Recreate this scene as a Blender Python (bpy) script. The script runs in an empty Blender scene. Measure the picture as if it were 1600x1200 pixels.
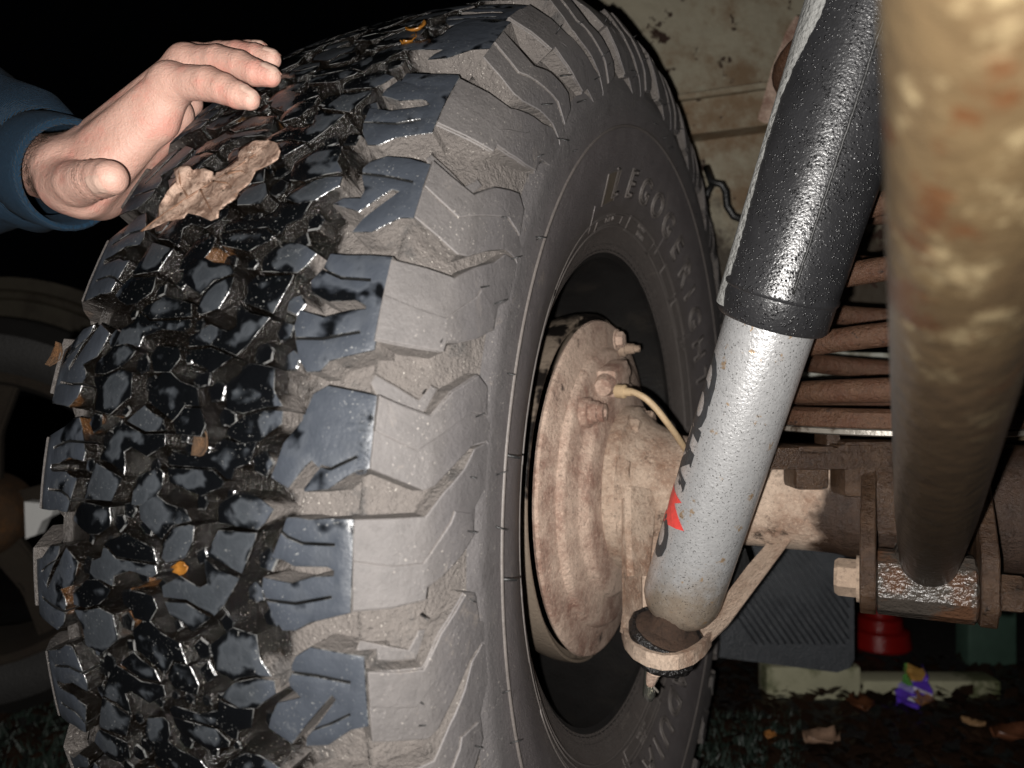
import bpy, bmesh, math, random
import numpy as np
from mathutils import Vector, Matrix

# ------------------------------------------------------------------ camera, world, lamp, exposure
SC = bpy.context.scene
COL = SC.collection
random.seed(7)
RNG = np.random.default_rng(7)
CAM = np.array([0.3027, -0.6492, 0.0893])           # metres, wheel centre is the origin, X is the axle
YAW = -0.4489
FW = np.array([math.sin(YAW), math.cos(YAW), 0.0])
RT = np.array([math.cos(YAW), -math.sin(YAW), 0.0])
UP = np.array([0.0, 0.0, 1.0])
cd = bpy.data.cameras.new('camera')
cd.sensor_width = 36.0
cd.lens = 27.0
cd.clip_start = 0.01
cd.clip_end = 60.0
cd.dof.use_dof = True
cd.dof.focus_distance = 0.47
cd.dof.aperture_fstop = 7.6
cam = bpy.data.objects.new('camera', cd)
COL.objects.link(cam)
cam.matrix_world = Matrix(((RT[0], UP[0], -FW[0], CAM[0]), (RT[1], UP[1], -FW[1], CAM[1]),
                           (RT[2], UP[2], -FW[2], CAM[2]), (0, 0, 0, 1)))
SC.camera = cam
wd = bpy.data.worlds.new('World')
SC.world = wd
wd.use_nodes = True
wd.node_tree.nodes['Background'].inputs[0].default_value = (0.5, 0.55, 0.7, 1)
wd.node_tree.nodes['Background'].inputs[1].default_value = 0.0006
SC.view_settings.view_transform = 'Standard'
SC.view_settings.look = 'None'
SC.view_settings.exposure = 0.0
SC.view_settings.gamma = 1.0
SC.cycles.max_bounces = 5
SC.cycles.use_denoising = True
ld = bpy.data.lights.new('phone_flash', 'POINT')     # the phone's own flash, beside its lens
ld.energy = 20.0
ld.color = (1.0, 0.965, 0.925)
ld.shadow_soft_size = 0.0025
lo = bpy.data.objects.new('phone_flash', ld)
COL.objects.link(lo)
lo.location = CAM - 0.0155 * RT - 0.0115 * UP


def at(px, py, z):
    """a point of the place seen at photograph pixel (px, py), z metres in front of the lens"""
    return CAM + z * (FW + (px - 800) / 1200 * RT - (py - 600) / 1200 * UP)


# ------------------------------------------------------------------ node helper
class NT:
    def __init__(s, name):
        s.m = bpy.data.materials.new(name)
        s.m.use_nodes = True
        s.t = s.m.node_tree
        s.b = s.t.nodes['Principled BSDF']
        s.co = s.t.nodes.new('ShaderNodeTexCoord').outputs['Object']

    def n(s, typ, **kw):
        x = s.t.nodes.new(typ)
        for k, v in kw.items():
            setattr(x, k, v)
        return x

    def put(s, sock, v):
        if isinstance(v, bpy.types.NodeSocket):
            s.t.links.new(v, sock)
        elif isinstance(v, (tuple, list)):
            sock.default_value = tuple(v) + (1,) if len(v) == 3 and sock.type == 'RGBA' else v
        else:
            sock.default_value = v

    def noise(s, scale, detail=3, rough=0.55, dist=0.0, vec=None):
        x = s.n('ShaderNodeTexNoise')
        s.put(x.inputs['Vector'], vec or s.co)
        x.inputs['Scale'].default_value = scale
        x.inputs['Detail'].default_value = detail
        x.inputs['Roughness'].default_value = rough
        x.inputs['Distortion'].default_value = dist
        return x.outputs['Fac']

    def voro(s, scale, vec=None, out='Distance', feature='F1'):
        x = s.n('ShaderNodeTexVoronoi', feature=feature)
        s.put(x.inputs['Vector'], vec or s.co)
        x.inputs['Scale'].default_value = scale
        return x.outputs[out]

    def step(s, v, a, b):
        x = s.n('ShaderNodeMapRange')
        x.interpolation_type = 'SMOOTHSTEP'
        s.put(x.inputs[0], v)
        x.inputs[1].default_value = min(a, b)
        x.inputs[2].default_value = max(a, b)
        x.inputs[3].default_value = 0.0 if a < b else 1.0
        x.inputs[4].default_value = 1.0 if a < b else 0.0
        return x.outputs[0]

    def mix(s, f, a, b):
        x = s.n('ShaderNodeMix', data_type='RGBA')
        s.put(x.inputs[0], f)
        s.put(x.inputs[6], a)
        s.put(x.inputs[7], b)
        return x.outputs[2]

    def ma(s, op, a, b=0.5):
        x = s.n('ShaderNodeMath', operation=op)
        s.put(x.inputs[0], a)
        s.put(x.inputs[1], b)
        return x.outputs[0]

    def lerp(s, f, a, b):
        return s.ma('ADD', s.ma('MULTIPLY', f, b - a), a)

    def xyz(s):
        x = s.n('ShaderNodeSeparateXYZ')
        s.put(x.inputs[0], s.co)
        return x.outputs

    def bump(s, h, dist=0.001, strength=1.0, prev=None):
        x = s.n('ShaderNodeBump')
        s.put(x.inputs['Height'], h)
        x.inputs['Distance'].default_value = dist
        x.inputs['Strength'].default_value = strength
        if prev:
            s.put(x.inputs['Normal'], prev)
        return x.outputs[0]

    def done(s, col, rough=0.6, spec=0.5, metal=0.0, nrm=None, **kw):
        s.put(s.b.inputs['Base Color'], col)
        s.put(s.b.inputs['Roughness'], rough)
        s.put(s.b.inputs['Specular IOR Level'], spec)
        s.put(s.b.inputs['Metallic'], metal)
        if nrm:
            s.put(s.b.inputs['Normal'], nrm)
        for k, v in kw.items():
            s.put(s.b.inputs[k], v)
        return s.m


def simple(name, col, rough=0.6, var=0.35, scale=60, metal=0.0, bump=0.0006, bscale=300, spec=0.5, dark=None, thr=(0.5, 0.62)):
    t = NT(name)
    f = t.noise(scale, 5, 0.62)
    lo_ = tuple(c * (1 - var) for c in col)
    hi_ = tuple(min(1, c * (1 + var)) for c in col)
    c = t.mix(f, lo_, hi_)
    if dark:
        c = t.mix(t.step(t.noise(scale * 0.45, 5, 0.65), *thr), c, dark)
    return t.done(c, rough, spec, metal, t.bump(t.noise(bscale, 3), bump))


# ------------------------------------------------------------------ materials
def specks(t, c, col=(0.5, 0.48, 0.44), amt=0.9, sc=850):
    d = t.ma('MULTIPLY', t.step(t.noise(sc, 2, 0.5), 0.665, 0.72), t.step(t.noise(40, 3, 0.6), 0.44, 0.56))
    return t.mix(t.ma('MULTIPLY', d, amt), c, col)


def m_tread():
    t = NT('tread_rubber')
    x, y, z = t.xyz()
    inner = t.step(t.ma('ABSOLUTE', x, 0), 0.064, 0.052)
    rnd = t.ma('SUBTRACT', t.n('ShaderNodeObjectInfo').outputs['Random'], 0.5)
    at_ = t.n('ShaderNodeAttribute', attribute_name='rim')
    rim = t.ma('MULTIPLY', t.ma('SUBTRACT', 1.0, at_.outputs['Fac']), t.lerp(inner, 0.03, 0.17))
    f = t.ma('ADD', t.noise(42, 3, 0.5, 0.3), t.ma('SUBTRACT', t.ma('MULTIPLY', inner, 0.08), 0.03))
    f = t.ma('ADD', t.ma('ADD', f, rim), t.ma('MULTIPLY', rnd, t.lerp(inner, 0.05, 0.22)))
    wet = t.step(f, 0.575, 0.66)
    film = t.noise(70, 6, 0.7)
    c = t.mix(film, (0.023, 0.027, 0.034), (0.040, 0.046, 0.057))
    ci = t.mix(film, (0.013, 0.015, 0.018), (0.036, 0.041, 0.047))
    c = t.mix(inner, c, ci)
    halo = t.ma('MULTIPLY', t.step(f, 0.50, 0.575), t.step(f, 0.64, 0.58))
    c = t.mix(t.ma('MULTIPLY', halo, 0.25), c, (0.055, 0.060, 0.067))
    c = t.mix(wet, c, (0.0022, 0.0025, 0.003))
    sc_ = t.step(t.noise(50, 8, 0.8, 0.8), 0.60, 0.70)
    c = t.mix(t.ma('MULTIPLY', sc_, t.ma('MULTIPLY', t.ma('SUBTRACT', 1.0, wet), 0.55)), c, (0.095, 0.10, 0.105))
    c = specks(t, c, (0.26, 0.26, 0.25), 0.55)
    r = t.lerp(wet, 0.44, 0.16)
    nb = t.bump(t.noise(800, 3), 0.00016)
    nb = t.bump(t.noise(80, 3), 0.0014, 0.6, nb)
    return t.done(c, r, 0.5, 0, nb)


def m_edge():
    t = NT('block_edge_glint')
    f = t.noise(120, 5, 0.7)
    c = t.mix(t.step(f, 0.46, 0.60), (0.004, 0.0045, 0.005), (0.10, 0.10, 0.098))  # pale noise streaks paint glints along the block edges
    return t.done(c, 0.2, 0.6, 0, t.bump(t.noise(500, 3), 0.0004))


def dusty(t, col_tan, mud, a, b):
    x, y, z = t.xyz()
    ax = t.ma('ADD', t.ma('ABSOLUTE', x, 0), t.ma('MULTIPLY', t.ma('SUBTRACT', t.noise(55, 4), 0.5), 0.03))
    return t.step(ax, a, b)


def m_void():
    t = NT('tread_void_mud')
    x, y, z = t.xyz()
    w = t.ma('MULTIPLY', t.ma('SUBTRACT', t.noise(55, 4), 0.5), 0.03)
    f = t.step(t.ma('ADD', x, w), 0.059, 0.067)
    g = t.ma('MULTIPLY', t.step(t.ma('ADD', x, w), -0.088, -0.104), 0.6)
    f = t.ma('MAXIMUM', f, g)
    tan = t.mix(t.noise(90, 6, 0.75), (0.064, 0.056, 0.052), (0.150, 0.132, 0.119))
    tan = t.mix(t.step(t.noise(30, 5, 0.7), 0.56, 0.68), tan, (0.060, 0.055, 0.052))
    mud = t.mix(t.noise(60, 5, 0.7), (0.0012, 0.0010, 0.0009), (0.0075, 0.0054, 0.0038))
    mud = t.mix(t.step(t.noise(21, 3, 0.6), 0.64, 0.70), mud, (0.075, 0.035, 0.014))
    c = t.mix(f, specks(t, mud, (0.42, 0.39, 0.35), 0.45), specks(t, tan, (0.42, 0.39, 0.35)))
    r = t.lerp(f, 0.17, 0.85)
    nb = t.bump(t.noise(520, 3, 0.6), 0.0012)
    nb = t.bump(t.noise(230, 5, 0.7), 0.0022, 1, nb)
    nb = t.bump(t.noise(60, 3, 0.6), 0.004, 0.5, nb)
    return t.done(c, r, 0.5, 0, nb)


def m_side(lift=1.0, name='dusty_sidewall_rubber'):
    t = NT(name)
    x, y, z = t.xyz()
    rr = t.ma('SQRT', t.ma('ADD', t.ma('MULTIPLY', y, y), t.ma('MULTIPLY', z, z)), 0)
    rr = t.ma('ADD', rr, t.ma('MULTIPLY', t.ma('SUBTRACT', t.noise(40, 4), 0.5), 0.02))
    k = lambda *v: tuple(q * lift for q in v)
    tan = t.mix(t.noise(75, 7, 0.75), k(0.054, 0.050, 0.049), k(0.128, 0.118, 0.114))
    gry = t.mix(t.noise(80, 7, 0.72), k(0.062, 0.058, 0.059), k(0.128, 0.119, 0.118))
    drk = t.mix(t.noise(50, 6, 0.7), k(0.066, 0.058, 0.059), k(0.140, 0.125, 0.125))
    c = t.mix(t.step(rr, 0.368, 0.350), tan, gry)
    c = t.mix(t.step(rr, 0.318, 0.290), c, drk)
    c = t.mix(t.step(rr, 0.262, 0.225), c, (0.086, 0.074, 0.068))
    scr = t.step(t.noise(25, 9, 0.78, 1.5), 0.58, 0.66)
    c = t.mix(t.ma('MULTIPLY', scr, 0.5), c, (0.175, 0.152, 0.134))
    blot = t.step(t.noise(33, 6, 0.72), 0.60, 0.72)
    c = t.mix(t.ma('MULTIPLY', blot, 0.5), c, (0.036, 0.032, 0.031))
    c = specks(t, c, (0.36, 0.33, 0.30), 0.8)
    nb = t.bump(t.noise(420, 5, 0.72), 0.0007)
    nb = t.bump(t.noise(40, 4, 0.6), 0.0014, 0.5, nb)
    return t.done(c, t.lerp(t.noise(30, 3), 0.45, 0.8), 0.4, 0, nb)


def m_rust_dust(name, dust=(0.40, 0.30, 0.22), rust=(0.13, 0.055, 0.028), dark=(0.035, 0.022, 0.016), k=0.52, sc=24, wetx=None):
    t = NT(name)
    c = t.mix(t.noise(sc * 3, 6, 0.7), tuple(v * 0.72 for v in dust), tuple(min(1, v * 1.22) for v in dust))
    f = t.step(t.noise(sc, 8, 0.74), k - 0.06, k + 0.20)
    f = t.ma('MULTIPLY', f, 0.9)
    c = t.mix(f, c, t.mix(t.noise(sc * 4, 5, 0.7), rust, tuple(v * 1.9 for v in rust)))
    c = t.mix(t.step(t.noise(sc * 1.7, 8, 0.76), 0.58, 0.68), c, dark)
    gr = t.noise(420, 4, 0.75)
    c = t.mix(t.ma('MULTIPLY', t.step(gr, 0.53, 0.66), 0.5), c, tuple(v * 0.28 for v in dust))
    c = t.mix(t.ma('MULTIPLY', t.step(gr, 0.45, 0.34), 0.4), c, tuple(min(1, v * 1.5) for v in dust))
    r = 0.85
    if wetx is not None:
        x, y, z = t.xyz()
        w = t.step(t.ma('ADD', x, t.ma('MULTIPLY', t.ma('SUBTRACT', t.noise(22, 5), 0.5), 0.10)), wetx - .004, wetx + 0.012)
        wc = t.mix(t.noise(55, 6, 0.75), (0.005, 0.0035, 0.0025), (0.070, 0.040, 0.026))
        c = t.mix(w, c, wc)
        r = t.lerp(w, 0.88, 0.24)
    nb = t.bump(gr, 0.0009)
    nb = t.bump(t.noise(200, 6, 0.75), 0.0022, 1, nb)
    nb = t.bump(t.noise(sc * 1.6, 4, 0.6), 0.003, 0.6, nb)
    return t.done(c, r, 0.45, 0, nb)


def m_silver():
    t = NT('silver_painted_steel')
    c = t.mix(t.noise(260, 4, 0.7), (0.45, 0.45, 0.455), (0.68, 0.68, 0.68))
    x, y, z = t.xyz()
    low = t.step(t.ma('ADD', z, t.ma('MULTIPLY', t.ma('SUBTRACT', t.noise(60, 5, 0.7), 0.5), 0.06)), -0.03, -0.065)
    c = t.mix(t.ma('MULTIPLY', low, 0.8), c, t.mix(t.noise(130, 5), (0.22, 0.14, 0.075), (0.44, 0.35, 0.25)))
    spots = t.step(t.noise(80, 4, 0.65), 0.61, 0.68)
    c = t.mix(t.ma('MULTIPLY', spots, 0.75), c, (0.42, 0.25, 0.10))
    dk = t.step(t.noise(850, 3, 0.6), 0.60, 0.65)
    c = t.mix(t.ma('MULTIPLY', dk, 0.85), c, (0.06, 0.055, 0.05))
    return t.done(c, t.lerp(t.noise(300, 3), 0.27, 0.38), 0.5, 0.55, t.bump(t.noise(500, 3), 0.0004))


def m_shroud():
    t = NT('wet_black_plastic')
    drop = t.step(t.voro(520), 0.38, 0.12)
    drop = t.ma('MULTIPLY', drop, t.step(t.noise(120, 3), 0.40, 0.55))
    c = t.mix(t.noise(90, 5), (0.011, 0.011, 0.012), (0.028, 0.028, 0.030))
    dots = t.step(t.noise(700, 2), 0.68, 0.74)
    c = t.mix(t.ma('MULTIPLY', dots, 0.5), c, (0.2, 0.2, 0.2))
    nb = t.bump(drop, 0.0008)
    nb = t.bump(t.noise(700, 3), 0.0003, 1, nb)
    return t.done(c, 0.31, 0.9, 0, nb)


def m_panel():
    t = NT('rusty_cream_paint')
    c = t.mix(t.noise(9, 5, 0.6), (0.23, 0.205, 0.15), (0.36, 0.325, 0.24))
    st = t.step(t.noise(7, 7, 0.72), 0.44, 0.62)
    c = t.mix(t.ma('MULTIPLY', st, 0.8), c, (0.15, 0.085, 0.04))
    x, y, z = t.xyz()
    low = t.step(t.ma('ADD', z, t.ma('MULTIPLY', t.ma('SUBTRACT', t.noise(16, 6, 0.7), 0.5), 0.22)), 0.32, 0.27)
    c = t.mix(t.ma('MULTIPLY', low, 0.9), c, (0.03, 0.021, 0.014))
    sp = t.step(t.noise(38, 4, 0.6), 0.62, 0.66)
    c = t.mix(sp, c, (0.03, 0.014, 0.008))
    return t.done(c, 0.6, 0.4, 0, t.bump(t.noise(60, 5), 0.002))


def m_link():
    t = NT('muddy_rusted_tube')
    c = t.mix(t.noise(45, 5, 0.7), (0.014, 0.008, 0.0035), (0.036, 0.025, 0.012))
    c = t.mix(t.step(t.noise(60, 5, 0.7), 0.53, 0.66), c, (0.070, 0.054, 0.030))
    c = t.mix(t.step(t.noise(34, 5, 0.7), 0.56, 0.64), c, (0.022, 0.009, 0.003))
    x, y, z = t.xyz()
    low = t.step(t.ma('ADD', z, t.ma('MULTIPLY', t.ma('SUBTRACT', t.noise(30, 4), 0.5), 0.06)), 0.13, 0.06)
    c = t.mix(t.ma('MULTIPLY', low, 0.92), c, t.mix(t.noise(80, 4), (0.008, 0.005, 0.003), (0.028, 0.018, 0.010)))  # lower end darkened, painting in the flash's fall-off along the tube
    return t.done(c, 0.38, 0.5, 0, t.bump(t.noise(160, 4), 0.0012))


def m_skin():
    t = NT('skin')
    c = t.mix(t.noise(45, 4, 0.6), (0.50, 0.285, 0.22), (0.66, 0.42, 0.345))
    c = t.mix(t.ma('MULTIPLY', t.step(t.noise(40, 5, 0.7), 0.48, 0.66), 0.7), c, (0.60, 0.27, 0.215))
    wv = t.n('ShaderNodeTexVoronoi', feature='DISTANCE_TO_EDGE')
    t.put(wv.inputs['Vector'], t.co)
    wv.inputs['Scale'].default_value = 520
    nb = t.bump(wv.outputs['Distance'], 0.0005, 0.5)
    nb = t.bump(t.noise(150, 6, 0.72), 0.0014, 0.8, nb)
    return t.done(c, 0.42, 0.4, 0, nb, **{'Subsurface Weight': 0.12, 'Subsurface Radius': (0.004, 0.0015, 0.001)})


def m_cloth():
    t = NT('navy_knit_cloth')
    w = t.n('ShaderNodeTexWave', wave_type='BANDS')
    t.put(w.inputs['Vector'], t.co)
    w.inputs['Scale'].default_value = 330
    w.inputs['Distortion'].default_value = 3.5
    c = t.mix(t.noise(500, 4, 0.7), (0.004, 0.016, 0.034), (0.011, 0.036, 0.066))
    lint = t.step(t.noise(900, 2), 0.70, 0.75)
    c = t.mix(t.ma('MULTIPLY', lint, 0.5), c, (0.07, 0.10, 0.13))
    return t.done(c, 0.9, 0.2, 0, t.bump(t.ma('ADD', w.outputs['Fac'], t.noise(700, 3)), 0.0006), **{'Sheen Weight': 0.05})


def m_leaf():
    t = NT('dry_oak_leaf')
    c = t.mix(t.noise(130, 6, 0.75), (0.20, 0.11, 0.075), (0.58, 0.43, 0.34))
    c = t.mix(t.ma('MULTIPLY', t.step(t.noise(110, 8, 0.8), 0.47, 0.58), 0.8), c, (0.12, 0.066, 0.043))
    c = t.mix(t.step(t.noise(170, 5, 0.7), 0.64, 0.70), c, (0.74, 0.66, 0.58))
    return t.done(c, 0.55, 0.4, 0, t.bump(t.noise(260, 6, 0.7), 0.002))


def m_ground():
    t = NT('dark_wet_ground')
    c = t.mix(t.noise(30, 6, 0.7), (0.004, 0.003, 0.003), (0.022, 0.015, 0.011))
    moss = t.step(t.noise(4, 4), 0.5, 0.6)
    c = t.mix(t.ma('MULTIPLY', moss, 0.7), c, t.mix(t.noise(140, 4), (0.003, 0.005, 0.004), (0.022, 0.034, 0.025)))
    nb = t.bump(t.noise(120, 6, 0.7), 0.02)
    return t.done(c, t.lerp(t.noise(60, 3), 0.25, 0.8), 0.5, 0, nb)


TREAD, VOID, SIDE, TEDGE, SEDGE = m_tread(), m_void(), m_side(), m_edge(), m_side(1.35, 'lug_edge_highlight')  # SEDGE: lug edges lightened, an edge highlight painted into the colour
RIDGE_HI = simple('raised_rubber_highlight', (0.105, 0.092, 0.085), 0.6, 0.35, 70)  # raised lines lightened to paint in the light their ridges catch
BROWNED = simple('brown_dusted_rubber', (0.10, 0.080, 0.058), 0.7, 0.35, 60)
HAIR = simple('black_rubber_and_sipe_shade', (0.012, 0.012, 0.012), 0.5)
RIMM = simple('black_rim_paint', (0.016, 0.015, 0.0145), 0.36, 0.4, 40, dark=(0.030, 0.026, 0.022), thr=(0.50, 0.8), spec=0.7)
RUSTD = m_rust_dust('dusty_rusted_plate', (0.58, 0.435, 0.345), (0.125, 0.056, 0.038), (0.022, 0.013, 0.010), 0.47, 16)
AXM = m_rust_dust('dusty_axle_casing', (0.52, 0.40, 0.31), (0.14, 0.074, 0.045), (0.028, 0.018, 0.012), 0.48, 17, wetx=0.262)
BOLTM = m_rust_dust('dusty_bolt', (0.36, 0.265, 0.195), (0.15, 0.08, 0.05), (0.05, 0.03, 0.02), 0.6, 40)
WETB = m_rust_dust('wet_rusted_bracket', (0.070, 0.040, 0.023), (0.018, 0.009, 0.005), (0.005, 0.004, 0.003), 0.42, 42)
WETB.node_tree.nodes['Principled BSDF'].inputs['Roughness'].default_value = 0.3
SPRM = m_rust_dust('rusted_coil', (0.088, 0.044, 0.024), (0.050, 0.020, 0.010), (0.012, 0.007, 0.005), 0.45, 60)
SPRM.node_tree.nodes['Principled BSDF'].inputs['Roughness'].default_value = 0.5
EDGE = simple('bare_scuffed_steel', (0.24, 0.22, 0.19), 0.4, 0.3, 40, 0.3, dark=(0.05, 0.035, 0.025), thr=(0.58, 0.66))
DRUM = simple('chipped_drum_paint', (0.22, 0.175, 0.135), 0.4, 0.3, 18, 0.2, dark=(0.010, 0.008, 0.007), thr=(0.50, 0.55))
SILV, SHRD, PANEL, LINKM = m_silver(), m_shroud(), m_panel(), m_link()
SKIN, CLOTH, LEAF, GROUND = m_skin(), m_cloth(), m_leaf(), m_ground()
NAIL = simple('fingernail', (0.62, 0.42, 0.34), 0.2, 0.1)
BLKR = simple('gritty_black_rubber', (0.012, 0.011, 0.011), 0.3, 0.6, 200, bump=0.003, bscale=350)
BUSH = m_rust_dust('worn_rubber_bush', (0.05, 0.027, 0.016), (0.02, 0.012, 0.008), (0.008, 0.007, 0.006), 0.5, 50)
FLAPM = simple('black_flap_plastic', (0.045, 0.049, 0.055), 0.32, 0.4, 40, bump=0.0012, bscale=500)
RED = simple('red_plastic', (0.20, 0.006, 0.005), 0.25, 0.2)
GREEN = simple('dull_green_paint', (0.045, 0.085, 0.063), 0.6, 0.3)
KERB = simple('mossy_pale_stone', (0.40, 0.385, 0.26), 0.8, 0.25, 25, dark=(0.12, 0.13, 0.06))
BLACKP = simple('black_paint', (0.012, 0.012, 0.012), 0.4)
PIPE = simple('tan_dusty_pipe', (0.45, 0.33, 0.20), 0.55, 0.25)
PRTB = simple('black_print', (0.035, 0.037, 0.04), 0.5, 0.5, 400)
PRTR = simple('red_print', (0.62, 0.06, 0.05), 0.45, 0.2, 400)
CHIP = simple('chalky_grey_scuffed_edge', (0.24, 0.24, 0.23), 0.85, 0.45, 250, bump=0.002)
DROP = NT('clear_water_drop').done((0.86, 0.86, 0.74), 0.03, 0.6, 0, None, **{'Transmission Weight': 0.96})
MUD = m_rust_dust('wet_mud_clod', (0.06, 0.032, 0.014), (0.075, 0.032, 0.009), (0.018, 0.010, 0.006), 0.5, 60)
AMBER = simple('wet_amber_leaf', (0.17, 0.070, 0.012), 0.25, 0.4, 120)


# ------------------------------------------------------------------ object helpers
def link(o, parent=None):
    COL.objects.link(o)
    if parent is not None:
        o.parent = parent
    return o


def tag(o, label=None, cat=None, group=None, kind=None):
    if label:
        o['label'] = label
    if cat:
        o['category'] = cat
    if group:
        o['group'] = group
    if kind:
        o['kind'] = kind
    return o


def thing(name, label, cat, loc=(0, 0, 0), group=None):
    o = bpy.data.objects.new(name, None)
    o.empty_display_size = 0.02
    o.location = loc
    link(o)
    return tag(o, label, cat, group)


def obj(name, bm, mats, parent=None, smooth=True, sharp=None):
    """links the bmesh (in world coordinates) as one mesh object"""
    bm.normal_update()
    me = bpy.data.meshes.new(name)
    bm.to_mesh(me)
    bm.free()
    for m in (mats if isinstance(mats, (list, tuple)) else [mats]):
        me.materials.append(m)
    for p in me.polygons:
        p.use_smooth = smooth
    if smooth and sharp is not None:
        me.set_sharp_from_angle(angle=math.radians(sharp))
    o = bpy.data.objects.new(name, me)
    link(o, parent)
    if parent is not None:
        off = Vector((0, 0, 0))
        p = parent
        while p is not None:
            off += p.location
            p = p.parent
        o.location = -off
    return o


def V(p):
    return Vector((float(p[0]), float(p[1]), float(p[2])))


def frame(a, b):
    d = (V(b) - V(a)).normalized()
    h = Vector((0, 0, 1)) if abs(d.z) < 0.9 else Vector((1, 0, 0))
    x = d.cross(h).normalized()
    return d, x, x.cross(d)


def add_lathe(bm, p0, axis, prof, n=48, mi=0, a0=0.0, a1=2 * math.pi, jit=0.0):
    """prof: list of (distance along axis, radius)"""
    p0 = V(p0)
    d, x, y = frame(p0, p0 + V(axis))
    full = abs(a1 - a0 - 2 * math.pi) < 1e-6
    m = n if full else n + 1
    rings = []
    for t, r in prof:
        if r < 1e-6:
            rings.append([bm.verts.new(p0 + d * t)])
        else:
            rings.append([bm.verts.new(p0 + d * t + (x * math.cos(a0 + (a1 - a0) * i / n) + y * math.sin(a0 + (a1 - a0) * i / n)) * (r + (random.uniform(-jit, jit) if jit else 0))) for i in range(m)])
    for A, B in zip(rings[:-1], rings[1:]):
        for i in range(n):
            j = (i + 1) % m
            if len(A) == 1 and len(B) == 1:
                continue
            if len(A) == 1:
                f = (A[0], B[j], B[i])
            elif len(B) == 1:
                f = (A[i], A[j], B[0])
            else:
                f = (A[i], A[j], B[j], B[i])
            bm.faces.new(f).material_index = mi


def add_tube(bm, pts, rad, n=12, mi=0, cap=True):
    pts = [V(p) for p in pts]
    rads = rad if isinstance(rad, (list, tuple)) else [rad] * len(pts)
    rings = []
    prev = None
    for i, p in enumerate(pts):
        d = (pts[min(i + 1, len(pts) - 1)] - pts[max(i - 1, 0)]).normalized()
        if prev is None:
            h = Vector((0, 0, 1)) if abs(d.z) < 0.9 else Vector((1, 0, 0))
            x = d.cross(h).normalized()
        else:
            x = (prev - d * prev.dot(d)).normalized()
        prev = x
        y = d.cross(x)
        rings.append([bm.verts.new(p + (x * math.cos(2 * math.pi * k / n) + y * math.sin(2 * math.pi * k / n)) * rads[i]) for k in range(n)])
    for A, B in zip(rings[:-1], rings[1:]):
        for k in range(n):
            bm.faces.new((A[k], A[(k + 1) % n], B[(k + 1) % n], B[k])).material_index = mi
    if cap:
        bm.faces.new(rings[0][::-1]).material_index = mi
        bm.faces.new(rings[-1]).material_index = mi


def add_prism(bm, pts, vec, mi=0):
    """closed polygon pts swept by vec"""
    a = [bm.verts.new(V(p)) for p in pts]
    b = [bm.verts.new(V(p) + V(vec)) for p in pts]
    n = len(a)
    fs = [bm.faces.new(a[::-1]), bm.faces.new(b)]
    for i in range(n):
        fs.append(bm.faces.new((a[i], a[(i + 1) % n], b[(i + 1) % n], b[i])))
    for f in fs:
        f.material_index = mi
    bmesh.ops.recalc_face_normals(bm, faces=fs)
    bmesh.ops.triangulate(bm, faces=[f for f in fs if len(f.verts) > 4])


def add_box(bm, c, ex, ey, ez, bev=0.0):
    """box by centre and three half-edge vectors"""
    c, ex, ey, ez = V(c), V(ex), V(ey), V(ez)
    vs = {}
    for i in (-1, 1):
        for j in (-1, 1):
            for k in (-1, 1):
                vs[i, j, k] = bm.verts.new(c + ex * i + ey * j + ez * k)
    q = [((-1, -1, -1), (-1, 1, -1), (1, 1, -1), (1, -1, -1)), ((-1, -1, 1), (1, -1, 1), (1, 1, 1), (-1, 1, 1)),
         ((-1, -1, -1), (1, -1, -1), (1, -1, 1), (-1, -1, 1)), ((-1, 1, -1), (-1, 1, 1), (1, 1, 1), (1, 1, -1)),
         ((-1, -1, -1), (-1, -1, 1), (-1, 1, 1), (-1, 1, -1)), ((1, -1, -1), (1, 1, -1), (1, 1, 1), (1, -1, 1))]
    fs = [bm.faces.new([vs[t] for t in f]) for f in q]
    bmesh.ops.recalc_face_normals(bm, faces=fs)
    if bev:
        es = {e for f in fs for e in f.edges}
        bmesh.ops.bevel(bm, geom=list(es), offset=bev, segments=2, affect='EDGES', profile=0.6)


def add_hex(bm, p, axis, r, h, washer=0.0, chamfer=0.15, rot=0.3):
    p = V(p)
    d = V(axis).normalized()
    if washer:
        add_lathe(bm, p, d, [(0, 0), (0, washer), (h * 0.14, washer), (h * 0.16, 0)], 20)
    d, x, y = frame(p, p + d)
    def ring(t, rr):
        return [bm.verts.new(p + d * t + (x * math.cos(rot + i * math.pi / 3) + y * math.sin(rot + i * math.pi / 3)) * rr) for i in range(6)]
    A, B, Ct = ring(h * 0.1, r), ring(h * (1 - chamfer), r), ring(h, r * 0.86)
    for P, Q in ((A, B), (B, Ct)):
        for i in range(6):
            bm.faces.new((P[i], P[(i + 1) % 6], Q[(i + 1) % 6], Q[i]))
    bm.faces.new(Ct)
    bm.faces.new(A[::-1])

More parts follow.
